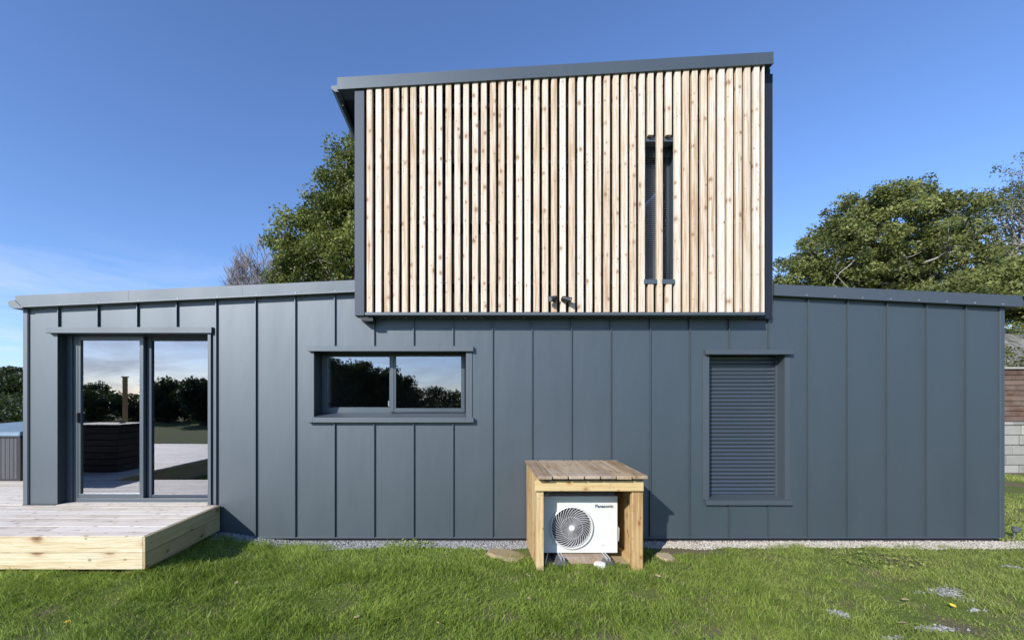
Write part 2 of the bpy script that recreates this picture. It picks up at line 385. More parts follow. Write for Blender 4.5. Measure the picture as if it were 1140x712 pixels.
# reveals of the three openings
def reveals(mb, x0, x1, z0, z1, Ya, Yb, bottom=True, mi=0):
    mb.face([(x0, Ya, z0), (x0, Yb, z0), (x0, Yb, z1), (x0, Ya, z1)], .5, mi); mb.face([(x1, Ya, z0), (x1, Yb, z0), (x1, Yb, z1), (x1, Ya, z1)], .5, mi)
    mb.face([(x0, Ya, z1), (x1, Ya, z1), (x1, Yb, z1), (x0, Yb, z1)], .5, mi)
    if bottom: mb.face([(x0, Ya, z0), (x1, Ya, z0), (x1, Yb, z0), (x0, Yb, z0)], .5, mi)
wall = mb.build('wall_cladding', M['clad'], house, recalc=False)
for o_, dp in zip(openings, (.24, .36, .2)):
    mb = MB(); reveals(mb, *o_, 0.0, dp, False); mb.build('opening_lining', M['trim'] if dp == .2 else M['shaded_lining'], house, recalc=False)
# standing seams: folded ribs
P = .026
def rib(x, z0, z1, w=.009):
    mb = MB(); mb.box(x - w / 2, x + w / 2, -P, .0, z0, z1); mb.build('standing_seam', M['clad'], house)
ledges = [(X(56), X(238.5), DTOP, Z(365)), (X(344.3), X(527), Z(470), Z(385.5)), (X(781), X(879.5), Z(561.5), Z(390))]
TB = Z(350.5)
for x in seams:
    top = roof_z(x) - .004 if not (X(395) < x < X(861)) else TB + .05
    segs = [(zb(x) + .012, top)]
    for l in ledges:
        if l[0] < x < l[1]:
            s = segs.pop(); 
            if l[2] > s[0] + .02: segs.append((s[0], l[2]))
            segs.append((l[3], s[1]))
    for s in segs: rib(x, *s)
mb = MB()   # corner profiles, bottom drip profile, door jamb profile
boxes('corner_profile', M['trim'], house, [(WL - .006, X(33) - .006, -.02, .03, DTOP, roof_z(WL) - .002), (X(33) - .004, X(33) + .002, -.012, .0, DTOP, roof_z(X(33)) - .004), (X(1111.5), WR + .008, -.016, .03, .066, roof_z(WR) - .004)], .003)
boxes('base_profile', M['trim'], house, [(X(243), X(1111), -.012, .004, .060, .078)])
boxes('door_jamb_profile', M['trim'], house, [(X(233), X(236.2), -.03, .0, DTOP + .002, Z(371.8)), (X(238.2), X(241.6) - .006, -.012, .0, DTOP + .002, Z(371.8))])
boxes('plinth', M['concrete'], house, [(X(243), WR - .05, .045, .2, -.15, .075), (WL + .05, X(243), .06, .2, -.1, DTOP - .05)])
# interior
mb = MB()
mb.box(WL + .25, WR - .2, 4.6, 4.68, .3, 2.7); mb.box(-1.95, -1.87, .37, 4.6, .3, 2.7); mb.box(.25, .33, .37, 4.6, .3, 2.7)
mb.face([(WL + .02, .06, 2.72), (WR - .02, .06, 2.72), (WR - .02, 6.1, 2.72), (WL + .02, 6.1, 2.72)])
mb.build('interior_wall', M['interior'], house, recalc=False)
mb = MB(); mb.box(WL + .03, WR - .03, .26, 6.1, .38, .44); mb.build('interior_floor', M['int_floor'], house)

def ledge(x0, x1, z0, z1, out, parent, name, slope=0.0, back=0.0):
    m = MB()
    m.prism([(-out, z0), (back, z0), (back, z1 + slope), (-out, z1)], 'x', x0, x1)
    return m.build(name, M['trim'], parent, bevel=.003)
def ring(m, x0, x1, z0, z1, w, Ya, Yb, wb=None, wt=None):
    wb = w if wb is None else wb; wt = w if wt is None else wt
    m.box(x0, x1, Ya, Yb, z0, z0 + wb); m.box(x0, x1, Ya, Yb, z1 - wt, z1)
    m.box(x0, x0 + w, Ya, Yb, z0 + wb, z1 - wt); m.box(x1 - w, x1, Ya, Yb, z0 + wb, z1 - wt)
def pane(x0, x1, z0, z1, Y, parent, mat='glass', name='glass_pane'):
    m = MB(); m.face([(x0, Y, z0), (x1, Y, z0), (x1, Y, z1), (x0, Y, z1)], 0.5)
    return m.build(name, M[mat], parent, recalc=False)

# sliding door
y = .13
m = MB(); x0, x1 = openings[0][0] - .0, openings[0][1] + .004
m.box(x0 + .004, X(81.7, y), y - .02, y + .1, DTOP, openings[0][3] - .003)
m.box(X(81.7, y), X(86.5, y), y + .0, y + .1, DTOP, openings[0][3] - .003)
m.box(X(86.5, y), x1, y - .012, y + .1, Z(374, y), openings[0][3] - .003)
m.box(X(86.5, y), x1, y - .012, y + .1, DTOP, Z(554.2, y) )
door = m.build('sliding_door', M['frame'], house, bevel=.002)
m = MB(); ring(m, X(86.5, y), X(160, y), Z(554, y), Z(374, y), .03, y + .005, y + .045, wb=.05, wt=.05); m.box(X(155.6, y), X(159.8, y), y - .004, y + .045, Z(554, y), Z(374, y)); m.build('door_sash', M['frame'], door, bevel=.002)
m = MB(); ring(m, X(160.3, y), X(236, y), Z(554, y), Z(374, y), .03, y + .05, y + .09, wb=.03, wt=.05); m.box(X(160.5, y), X(165.5, y), y + .045, y + .085, Z(554, y), Z(374, y)); m.build('door_sash', M['dark_trim'], door, bevel=.002)
pane(X(87.5, y), X(157, y), Z(553, y), Z(375, y), y + .025, door); pane(X(162, y), X(236, y), Z(553, y), Z(375, y), y + .07, door)
m = MB(); m.box(X(86.8, y), X(88.6, y), y - .03, y + .004, Z(470, y), Z(459, y)); m.build('handle', M['black'], door, bevel=.002)
ledge(X(56), X(238.5), Z(371.3), Z(364.7), .055, door, 'lintel_flashing', .004)
# horizontal window
y = .25
wo = openings[1]; m = MB()
ring(m, wo[0] + .002, wo[1] - .0, wo[2] - .0, wo[3] - .003, .05, y, y + .06, wb=.08, wt=.03)
m.box(wo[0] + .002, X(361.0, y), y - .01, y + .02, wo[2], wo[3] - .005)
m.box(X(434.8, y), X(438.8, y), y - .03, y + .05, Z(458, y), Z(394, y))
win = m.build('kitchen_window', M['frame'], house, bevel=.002)
m = MB(); ring(m, X(361.5, y), X(436, y), Z(458.5, y), Z(394, y), .03, y + .012, y + .04, wb=.06, wt=.03); m.build('window_sash', M['frame'], win, bevel=.002)
m = MB(); ring(m, X(437, y), X(517.3, y), Z(458.5, y), Z(394, y), .045, y - .022, y + .01, wb=.05, wt=.03); m.build('window_sash', M['frame'], win, bevel=.002)
pane(X(363, y), X(436, y), Z(456, y), Z(395, y), y + .03, win); pane(X(439, y), X(514, y), Z(456, y), Z(395, y), y - .004, win)
m = MB(); m.tube([(X(433.5, y), y - .035, Z(452, y)), (X(433.5, y), y - .04, Z(446, y))], .007, 8); m.build('handle', M['galv'], win)
ledge(X(344.5), X(527), Z(391.3), Z(385.5), .05, win, 'lintel_flashing', .003)
m = MB(); m.prism([(-.06, Z(469.8)), (-.06, Z(464.5)), (0.0, Z(463.3)), (.3, Z(459.3)), (.3, Z(469.8))][::-1], 'x', X(349.9), X(518.6)); m.box(X(344), X(349.9), -.06, -.0, Z(469.8), Z(464.3)); m.box(X(518.6), X(527.2), -.06, -.0, Z(469.8), Z(464.3)); m.build('sill', M['trim'], win, bevel=.003)
boxes('side_trim', M['trim'], win, [(X(345.5), X(349.8), -.012, 0, Z(464.3), Z(391.3)), (X(518.8), X(525.5), -.012, 0, Z(464.3), Z(391.3))])
m = MB()
for k in range(7): m.prism([(X(362, .5) + k * .012, .52), (X(362, .5) + k * .012 + .006, .505), (X(362, .5) + k * .012 + .012, .52), (X(362, .5) + k * .012 + .006, .525)], 'z', Z(448, .5), Z(410, .5))
m.build('curtain', M['white_cloth'], house)
# shuttered window
y = .15; so = openings[2]
m = MB(); m.box(X(861.5, y), X(863.5, y), y - .03, y + .02, so[2], so[3] - .003); m.box(so[0] + .001, so[0] + .012, y - .03, y + .02, so[2], so[3] - .003); m.box(so[0] + .001, so[1] - .001, y + .03, y + .05, so[2], so[3] - .003)
m.box(X(863.5, y), so[1] - .002, y - .0, y + .03, so[2], so[3] - .003)
shw = m.build('shuttered_window', M['trim'], house)
m = MB(); n = 36; zz0, zz1 = so[2] + .01, so[3] - .004; ph = (zz1 - zz0) / n
for k in range(n):
    z = zz0 + k * ph; yy = y - .0
    prof = [(yy, z), (yy - .004, z + ph * .06), (yy - .0125, z + ph * .35), (yy - .0135, z + ph * .62), (yy - .008, z + ph * .88), (yy + .001, z + ph * .95), (yy + .001, z + ph), (yy + .01, z + ph), (yy + .01, z)]
    m.prism(prof[::-1], 'x', so[0] + .013, X(861.5, y) - .001)
m.build('roller_shutter', M['shutter'], shw)
ledge(X(783.3), X(879.8), Z(394.8), Z(389.8), .06, shw, 'lintel_flashing', .004)
m = MB(); m.prism([(-.05, Z(560.8)), (-.05, Z(555.8)), (0, Z(554.9)), (y + .03, so[2] + .022), (y + .03, Z(560.8))][::-1], 'x', so[0] + .001, so[1] - .001); m.box(X(784), so[0] + .001, -.05, 0, Z(560.8), Z(555.6)); m.box(so[1] - .001, X(879), -.05, 0, Z(560.8), Z(555.6)); m.build('sill', M['trim'], shw, bevel=.002)
boxes('side_trim', M['trim'], shw, [(X(781.5), X(788.8), -.014, 0, Z(555.5), Z(394.9)), (X(873.5), X(879), -.006, 0, Z(555.5), Z(394.9))])

# lower roofs with fascia
def roof_part(name, pxa, pxb, ya, yb, hpx, left_gutter):
    """sloping slab; ya, yb = photo rows of the fascia's lower edge at its two ends"""
    Yf = -.075
    xa, xb = X(pxa, Yf), X(pxb, Yf); za, zb_ = Z(ya, Yf), Z(yb, Yf); h = hpx * (D0 + Yf) / F
    m = MB(); m.hexa([(xa, 0.012, za + .02), (xb, .012, zb_ + .02), (xb, HB + .3, zb_ + .02), (xa, HB + .3, za + .02), (xa, .012, za + h - .01), (xb, .012, zb_ + h - .01), (xb, HB + .3, zb_ + h - .01), (xa, HB + .3, za + h - .01)])
    r = m.build(name, M['dark_trim'], house)
    m = MB(); N = 6
    for k in range(N):     # fascia in lengths, tiny steps where they lap
        u0, u1 = k / N, (k + 1) / N; e = .0015 * (k % 2)
        A = lambda u: (xa + (xb - xa) * u, za + (zb_ - za) * u)
        (p, a), (q_, b) = A(u0), A(u1)
        m.hexa([(p, Yf - e, a), (q_, Yf - e, b), (q_, .01, b), (p, .01, a), (p, Yf - e, a + h), (q_, Yf - e, b + h), (q_, .01, b + h), (p, .01, a + h)])
    m.build('fascia', M['trim'], r)
    return r, xa, xb, za, zb_, h, Yf
rl, xa, xb, za, zb_, h, Yf = roof_part('roof', 17, 396, 341.5, 324, 12.5, True)
m = MB(); m.hexa([(xa, Yf - .012, za - .009), (xb, Yf - .012, zb_ - .009), (xb, -.0, zb_ - .006), (xa, -.0, za - .006), (xa, Yf - .012, za - .001), (xb, Yf - .012, zb_ - .001), (xb, -.0, zb_ - .001), (xa, 0, za - .001)])
m.build('drip_edge', M['drip'], rl)
m = MB()   # gutter running back along the left eave, its end towards us
gxr = xa - .002; zt = za + .11; prof = [(gxr, zt - .02), (gxr, za - .015), (gxr - .03, za - .035), (gxr - .07, za - .02), (gxr - .085, za + .03), (gxr - .06, za + .07), (gxr - .035, zt - .02)]
prof = [(gxr + .1, za - .02), (gxr - .02, za - .02), (gxr - .065, za + .005), (gxr - .08, za + .06), (gxr - .055, za + .075), (gxr, za + .08)]
m.prism(prof[::-1], 'y', Yf - .01, HB); m.build('gutter', M['gutter'], rl, bevel=.004)
rr, xa, xb, za, zb_, h, Yf = roof_part('roof', 862, 1138, 328.5, 341.5, 12.5, False)
m = MB(); m.box(xb, xb + .05, Yf + .02, HB, zb_ + .01, zb_ + .09); m.build('gutter', M['dark_trim'], rr, bevel=.01)

for rf_, px0, px1, y0_, y1_ in ((rl, 66.5, 372.9, 338.5, 323.6), (rr, 898.3, 1117, 328.3, 338.2)):     # screw heads along the fascia
    for k in range(8):
        u = k / 7; px = px0 + (px1 - px0) * u; m = MB(); q0 = Vector((X(px, -.08), -.0765, Z(y0_ + (y1_ - y0_) * u, -.08))); m.tube([q0, q0 + Vector((0, -.005, 0))], [.006, .004], 8); m.build('screw', M['galv'], rf_)
# ---- upper floor
TL, TR = X(395.5, -.05), X(860.3, -.07) - .012; TBK = 5.2; YW = -.045; YS = -.20     # wall plane / slat face plane
def ttop(x):   # underside of the tower fascia
    return Z(101, YS) + (x - X(375, YS)) * (Z(72.5, YS) - Z(101, YS)) / (X(860, YS) - X(375, YS))
slot = (X(716.5, YW), X(751.5, YW), Z(314, YW), Z(153, YW))
mb = MB(); zlow = TB - .0
sheet_with_holes(mb, TL, TR, lambda x: zlow, lambda x: ttop(x) + .08, YW, [slot])
mb.build('upper_front_wall', M['membrane'], house, recalc=False)
mb = MB(); mb.face([(TL, YW, zlow), (TL, TBK, zlow), (TL, TBK, ttop(TL) + .08), (TL, YW, ttop(TL) + .08)]); mb.face([(TR, YW, zlow), (TR, TBK, zlow), (TR, TBK, ttop(TR) + .08), (TR, YW, ttop(TR) + .08)])
mb.face([(TL, TBK, zlow), (TR, TBK, zlow), (TR, TBK, ttop(TR) + .08), (TL, TBK, ttop(TL) + .08)]); mb.face([(TL, YW, zlow), (TR, YW, zlow), (TR, TBK, zlow), (TL, TBK, zlow)])
mb.build('upper_side_wall', M['dark_trim'], house, recalc=False)
# timber slats
m = MB(); pitch = 9.81 * (D0 + YS) / F; w = 6.45 * (D0 + YS) / F; xs0 = X(408, YS); zbot = Z(347.3, YS)
for k in range(46):
    x = xs0 + k * pitch + random.uniform(-.0025, .0025); ww = w + random.uniform(-.002, .002)
    if k == 45: ww = .022; x = xs0 + k * pitch
    top = ttop(x) + .01; segs = [(zbot + random.uniform(0, .003), top)]
    if k in (32, 34): segs = [(zbot, Z(316.3, YS)), (Z(150, YS), top)]
    lean = random.uniform(-.002, .002)
    for z0, z1 in segs:
        r_ = random.random(); c = .006
        def ringp(z, l): return [(x + l, YS + c, z), (x + l + c, YS, z), (x + l + ww - c, YS, z), (x + l + ww, YS + c, z), (x + l + ww, YS + .042, z), (x + l, YS + .042, z)]
        a = ringp(z0, 0); b = ringp(z1, lean); n = len(m.v); m.v += a + b
        for i in range(6):
            j = (i + 1) % 6; m.f.append([n + i, n + j, n + 6 + j, n + 6 + i]); m.r.append(r_); m.m.append(0)
        m.f.append([n + i for i in range(6)][::-1]); m.f.append([n + 6 + i for i in range(6)]); m.r += [r_] * 2; m.m += [0] * 2
m.build('slat_cladding', M['slat'], house)
m = MB()   # battens behind the slats
for z in (3.05, 3.75, 4.45, 5.1): m.box(X(406, YS), slot[0] - .03, YS + .043, YW - .002, z, z + .04); m.box(slot[1] + .03, X(850, YS), YS + .043, YW - .002, z, z + .04)
m.build('batten', M['membrane'], house)
m = MB(); m.box(X(394.7, YS), X(405.3, YS), YS + .004, YW, Z(351, YS), ttop(X(395, YS)) - .001); m.build('corner_trim', M['dark_trim'], house, bevel=.003)
m = MB(); m.box(X(850, YS) + .012, TR + .008, -.066, YW, Z(354.5, -.09), ttop(TR) - .001); m.build('corner_trim', M['right_trim'], house, bevel=.003)
m = MB(); m.box(TR + .0085, TR + .012, -.07, YW + .02, Z(352, -.09), ttop(TR) - .001); m.build('edge_strip', M['trim'], house)
m = MB(); m.box(X(850, YS) + .004, X(850, YS) + .011, YS + .006, YW, zbot, ttop(TR) - .03); m.build('sun_stop_board', M['membrane'], house)  # added board, stops sun passing behind the slats to shade the corner trim
m = MB(); m.box(X(406.5, YS), X(851, YS), YS - .012, YW - .002, Z(350.8, YS), Z(347.6, YS)); m.build('bottom_flashing', M['trim'], house, bevel=.002)
m = MB(); m.prism([(X(398.5, YS), Z(351.1, YS)), (X(401, YS), Z(354.6, YS)), (X(405, YS), Z(356.5, YS)), (X(414.5, YS), Z(356.5, YS)), (X(414.5, YS), Z(351.1, YS))][::-1], 'y', YS + .03, -.003); m.build('corner_bracket', M['black'], house)
# slot window inside the slats
y = YW
m = MB()
reveals(m, slot[0], slot[1], slot[2], slot[3], y, .2)
sw = m.build('slot_window', M['frame'], house, recalc=False)
m = MB(); ring(m, slot[0] + .002, slot[1] - .002, slot[2] + .002, slot[3] - .002, .035, .1, .15, wb=.04, wt=.16); m.box(X(741.5, .1), X(745, .1), .085, .15, slot[2] + .002, slot[3] - .16); m.build('window_frame', M['frame'], sw)
pane(slot[0] + .03, slot[1] - .03, slot[2] + .03, slot[3] - .03, .14, sw, 'dark_glass')
m = MB(); z = slot[2] + .05
while z < slot[3] - .2:
    m.hexa([(slot[0] + .04, .062, z), (X(741, .1), .062, z), (X(741, .1), .090, z + .016), (slot[0] + .04, .090, z + .016), (slot[0] + .04, .062, z + .002), (X(741, .1), .062, z + .002), (X(741, .1), .090, z + .018), (slot[0] + .04, .090, z + .018)]); z += .024
m.build('venetian_blind', M['galv'], sw)
boxes('sill', M['trim'], sw, [(X(a, YS), X(b, YS), YS - .008, y + .02, Z(315.9, YS), Z(311.0, YS)) for a, b in ((716.8, 731.2), (736.8, 751))], .002)
m = MB(); m.box(X(718, -.15), X(750, -.15), YS + .05, y - .001, Z(157.5, -.15), Z(152.3, -.15)); m.build('lintel_flashing', M['trim'], sw)
# upper roof
Yf = YS - .02; xa, xb = X(375.2, Yf), X(861.2, Yf); h = 13.5 * (D0 + Yf) / F
za, zb_ = ttop(xa), ttop(xb)
m = MB(); m.hexa([(xa, YW, za + .02), (xb, YW, zb_ + .02), (xb, TBK + .3, zb_ + .02), (xa, TBK + .3, za + .02), (xa, YW, za + h - .012), (xb, YW, zb_ + h - .012), (xb, TBK + .3, zb_ + h - .012), (xa, TBK + .3, za + h - .012)])
ur = m.build('upper_roof', M['soffit'], house)
m = MB(); N = 4
for k in range(N):
    u0, u1 = k / N, (k + 1) / N; e = .0015 * (k % 2); p, q_ = xa + (xb - xa) * u0, xa + (xb - xa) * u1; a, b = za + (zb_ - za) * u0, za + (zb_ - za) * u1
    m.hexa([(p, Yf - e, a), (q_, Yf - e, b), (q_, YW - .001, b), (p, YW - .001, a), (p, Yf - e + .004, a + h), (q_, Yf - e + .004, b + h), (q_, YW - .001, b + h), (p, YW - .001, a + h)])
m.build('fascia', M['tower_fascia'], ur)
m = MB(); m.prism([(xa + .03, za - .012), (xa - .03, za - .012), (xa - .072, za + .02), (xa - .075, za + .055), (xa - .02, za + .06), (xa - .003, za + .06), (xa - .003, za + .002), (xa + .03, za + .0)][::-1], 'y', Yf + .02, TBK)
m.build('gutter', M['tower_fascia'], ur)
m = MB(); m.box(xa + .0, xa + .03, YW + .01, TBK, za - .06, za + .018); m.build('eave_board', M['soffit'], ur)

# spotlights on the slats
def spotlight(px, py, direction, label):
    b = Vector((X(px, YS), YS, Z(py, YS)))
    t = empty('spotlight', b, label, 'lamp', 'spotlights on the slats')
    m = MB(); m.tube([b + Vector((0, .0, 0)), b + Vector((0, -.03, 0))], [.033, .03], 16); m.build('mount', M['black'], t)
    d = Vector(direction).normalized(); c = b + Vector((0, -.055, .0))
    m = MB(); m.tube([b + Vector((0, -.028, 0)), c], .012, 8); m.build('arm', M['black'], t)
    m = MB(); m.tube([c - d * .035, c - d * .02, c + d * .06, c + d * .075], [.016, .026, .03, .034], 16); hd = m.build('lamp_head', M['black'], t, smooth=False)
    m = MB(); m.tube([c + d * .0755, c + d * .077], [.028, .027], 16); m.build('lens', M['gutter'], hd)
spotlight(616.5, 333.0, (-.75, -.5, -.25), 'small black spotlight on the timber slats turned to the left')
spotlight(627.5, 333.5, (.85, -.25, -.3), 'small black spotlight on the timber slats turned to the right')

# ------------------------------------------------------------------ terrace
DX, DY = X(160.9, -1.157), -1.157
deck = empty('deck', (DX - 1, -.5, 0), 'low pale wooden terrace with a chunky pine edge in front of the sliding door', 'terrace')
m = MB(); bw = .146; Y = DY; rows = []
def board_row(y0, y1, xs):
    a = xs[0]
    while a < xs[1] - .02:
        b = min(a + random.uniform(2.4, 4.0), xs[1])
        if xs[1] - b < .5: b = xs[1]
        m.box(a, b - .003, y0, y1, DTOP - .03 + random.uniform(-.001, 0), DTOP + random.uniform(-.0015, .0)); a = b
while Y < 0 - .01:
    y1 = min(Y + bw, -.028); 
    if y1 - Y < .03: break
    board_row(Y, y1 - .004, (-10.0, DX)); Y += bw
board_row(0 - .024, .19, (openings[0][0] + .003, openings[0][1] - .003))
Y = 0.0
while Y < 3.2: board_row(Y, Y + bw - .004, (-10.0, WL - .03)); Y += bw
Y = -6.6
while Y < DY - .1: board_row(Y, Y + bw - .004, (-10.0, -5.6)); Y += bw
m.build('decking', M['deck_top'], deck, bevel=.002)
zm = .312
m = MB(); m.box(-5.6, DX - .0, DY - .024, DY - .002, zm + .003, DTOP - .004); m.box(-5.6, DX - .0, DY - .024, DY - .002, .162, zm - .001)
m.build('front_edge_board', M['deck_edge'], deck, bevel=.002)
m = MB()
for z0, z1 in ((zm + .003, DTOP - .004), (.162, zm - .001)): m.box(DX + .002, DX + .024, DY - .024, -.30, z0, z1); m.box(DX + .002, DX + .024, -.297, -.03, z0, z1)
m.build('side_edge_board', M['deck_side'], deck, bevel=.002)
m = MB()
for x in np.arange(-9.8, DX - .1, 1.1): m.box(x, x + .09, DY + .06, -.1, .02, DTOP - .032)
m.box(-5.7, -5.6, -6.5, DY, .02, DTOP - .034); m.box(-9.9, -9.8, -6.5, 3, .02, DTOP - .034); m.box(DX - .12, DX - .03, DY + .03, -.1, .0, DTOP - .032)
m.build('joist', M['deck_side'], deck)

# wicker spa on the terrace
y = 1.46; sx1 = X(23.5, y); spa = empty('hot_tub', (sx1 - 1, y + .95, DTOP), 'grey wicker-sided hot tub with a pale blue cover on the terrace left of the house', 'hot tub')
m = MB(); zt = Z(485.5, y)
N = 60
for k in range(N):
    a = sx1 - .06 - 1.9 * (k + 1) / N; b = sx1 - .06 - 1.9 * k / N
    m.box(a + .002, b - .002, y + (.004 if k % 2 else 0), y + .03, DTOP + .03, zt - .02)
m.box(sx1 - 1.96, sx1 - .06, y + .03, y + 1.86, DTOP + .03, zt - .02)
m.build('wicker_panel', M['wicker'], spa)
for x in (sx1 - .06, sx1 - 2.02): boxes('corner_post', M['black'], spa, [(x, x + .06, y - .01, y + .06, DTOP, zt), (x, x + .06, y + 1.84, y + 1.9, DTOP, zt)], .004)
boxes('rim', M['black'], spa, [(sx1 - 2.02, sx1, y - .012, y + .028, zt - .02, zt)]); boxes('base_rail', M['black'], spa, [(sx1 - 1.96, sx1 - .06, y - .005, y + .03, DTOP + .0, DTOP + .03)])
m = MB(); m.hexa([(sx1 - 2.0, y - .01, zt + .001), (sx1 - .01, y - .01, zt + .001), (sx1 - .01, y + 1.9, zt + .001), (sx1 - 2.0, y + 1.9, zt + .001), (sx1 - 1.98, y + .02, zt + .07), (sx1 - .04, y + .02, zt + .07), (sx1 - .3, y + 1.8, zt + .14), (sx1 - 1.9, y + 1.8, zt + .14)]); m.build('cover', M['cover'], spa, bevel=.02)

# ------------------------------------------------------------------ heat pump shelter
YF = -.80; SB = -.03
sh = empty('pump_shelter', (X(657, YF), -.4, 0), 'small open-fronted timber shelter with a weathered plank roof against the metal wall', 'shelter')
m = MB()
RF = -.905; xl_f, xr_f = X(597.5, RF), X(722, RF); zrf = Z(529.5, RF); zrb = Z(511.8, SB); th = 3.6 * (D0 + RF) / F
for k in range(7):
    a = xl_f + (xr_f - xl_f) * k / 7 + .006; b = xl_f + (xr_f - xl_f) * (k + 1) / 7 - .007; sx = random.uniform(-.003, .003)
    zf = zrf + random.uniform(-.003, .003); yf = RF + random.uniform(-.006, .006)
    m.hexa([(a, yf, zf - th), (b, yf, zf - th), (b + sx, SB, zrb - th), (a + sx, SB, zrb - th), (a, yf, zf), (b, yf, zf), (b + sx, SB, zrb), (a + sx, SB, zrb)])
m.build('roof', M['pine_roof'], sh, bevel=.003)
def roofz(yy): return zrf - th + (zrb - zrf) * (yy - RF) / (SB - RF) - .003
def side(xa, xb, name, n, skew=0):
    m = MB(); ys = np.linspace(SB - .01, YF + .10, n + 1)
    for k in range(n):
        y0, y1 = ys[k + 1], ys[k] - .010; o = random.uniform(0, .004)
        m.hexa([(xa + o, y0, -.04), (xb, y0, -.04), (xb, y1, -.04), (xa + o, y1, -.04), (xa + o, y0, roofz(y0)), (xb, y0, roofz(y0)), (xb, y1, roofz(y1)), (xa + o, y1, roofz(y1))])
    return m.build(name, M['pine_v'], sh, bevel=.002)
xl = X(597.5, YF); xr = X(716, YF)
side(xl + .002, xl + .03, 'side_wall', 6); side(xr - .032, xr - .004, 'side_wall', 6)
m = MB(); m.box(xl, X(605.3, YF), YF, YF + .095, -.05, roofz(YF + .05) - .0); m.build('post', M['pine_v'], sh, bevel=.004)
m = MB(); m.box(X(703.8, YF), xr, YF, YF + .06, -.05, roofz(YF)- .0); m.build('post', M['pine_v'], sh, bevel=.004)
m = MB(); m.box(X(595.5, YF - .03), X(716.5, YF - .03), YF - .032, YF - .002, Z(546.3, YF - .03), Z(533.5, YF - .03) - .01); m.build('front_beam', M['pine_x'], sh, bevel=.003)
boxes('floor_rail', M['pine_x'], sh, [(xr - .085, xr - .034, YF + .1, SB - .02, -.03, .055), (xl + .032, xl + .08, YF + .1, SB - .02, -.03, .05)], .003)
m = MB(); m.box(X(622, -.5), X(668, -.5), -.64, -.52, -.03, .075); m.build('floor_board', M['pine_roof'], sh, bevel=.003)

# heat pump
YU = -.56; ux0, ux1 = X(601.0, YU), X(687.3, YU); uz0, uz1 = Z(614.7, YU), Z(552.5, YU)
hp = empty('heat_pump', ((ux0 + ux1) / 2, YU + .15, uz0), 'white heat pump outdoor unit with a round fan grille inside the timber shelter', 'heat pump')
fc = Vector((X(636, YU), YU, Z(586.6, YU))); fr = 24.2 * (D0 + YU) / F
def front_with_hole(m, x0, x1, z0, z1, Y, c, r, n=64):
    out = []
    inn = []
    for k in range(n):
        t = 2 * math.pi * k / n; dx, dz = math.cos(t), math.sin(t)
        inn.append((c.x + r * dx, Y, c.z + r * dz))
        s = min(((x1 - c.x) / dx if dx > 1e-9 else (x0 - c.x) / dx if dx < -1e-9 else 9), ((z1 - c.z) / dz if dz > 1e-9 else (z0 - c.z) / dz if dz < -1e-9 else 9))
        out.append((c.x + s * dx, Y, c.z + s * dz))
    for cx, cz in ((x0, z0), (x1, z0), (x1, z1), (x0, z1)):     # snap nearest to the corners
        k = min(range(n), key=lambda i: (out[i][0] - cx) ** 2 + (out[i][2] - cz) ** 2); out[k] = (cx, Y, cz)
    for k in range(n):
        j = (k + 1) % n; m.face([out[k], out[j], inn[j], inn[k]], .5)
    for k in range(n):
        j = (k + 1) % n; a, b = inn[k], inn[j]; m.face([a, b, (b[0], Y + .05, b[2]), (a[0], Y + .05, a[2])], .5)
m = MB(); front_with_hole(m, ux0, ux1, uz0, uz1, YU, fc, fr * .93)
yb = YU + .30
m.face([(ux0, YU, uz1), (ux1, YU, uz1), (ux1, yb, uz1), (ux0, yb, uz1)]); m.face([(ux0, YU, uz0), (ux1, YU, uz0), (ux1, yb, uz0), (ux0, yb, uz0)])
m.face([(ux0, YU, uz0), (ux0, yb, uz0), (ux0, yb, uz1), (ux0, YU, uz1)]); m.face([(ux1, YU, uz0), (ux1, yb, uz0), (ux1, yb, uz1), (ux1, YU, uz1)]); m.face([(ux0, yb, uz0), (ux1, yb, uz0), (ux1, yb, uz1), (ux0, yb, uz1)])
cas = m.build('casing', M['unit'], hp, recalc=False)
m = MB(); m.box(ux0 - .004, ux1 + .004, YU - .004, yb + .004, uz1 - .006, uz1 + .006); m.build('lid', M['unit'], hp, bevel=.003)
# raised round shroud
m = MB(); n = 64; prof = [(1.0, .0), (1.0, -.012), (.985, -.022), (.94, -.028), (.915, -.02), (.915, .02)]
for a, b in zip(prof, prof[1:]):
    for k in range(n):
        t0, t1 = 2 * math.pi * k / n, 2 * math.pi * (k + 1) / n
        P_ = lambda rr_, yy, t: (fc.x + fr * rr_ * math.cos(t), YU + yy, fc.z + fr * rr_ * math.sin(t))
        m.face([P_(*a, t0), P_(*a, t1), P_(*b, t1), P_(*b, t0)], .5)
m.build('fan_shroud', M['unit'], hp, smooth=True)
m = MB(); m.tube([fc + Vector((0, .05, 0)), fc + Vector((0, .06, 0))], fr * .98, 48); m.build('fan_cavity', M['unit_dark'], hp)
m = MB()   # fan blades behind the grille
for k in range(3):
    for i in range(8):
        t0 = k * 2.094 + i * .12; t1 = t0 + .12
        m.face([tuple(fc + Vector((.04 * math.cos(t0), .03, .04 * math.sin(t0)))), tuple(fc + Vector((.04 * math.cos(t1), .03, .04 * math.sin(t1)))), tuple(fc + Vector((fr * .84 * math.cos(t1 + .3), .018 + i * .003, fr * .84 * math.sin(t1 + .3)))), tuple(fc + Vector((fr * .84 * math.cos(t0 + .3), .018 + (i - 1) * .003, fr * .84 * math.sin(t0 + .3))))], .5)
m.build('fan_blade', M['rubber'], hp)
m = MB()   # swirling grille bars
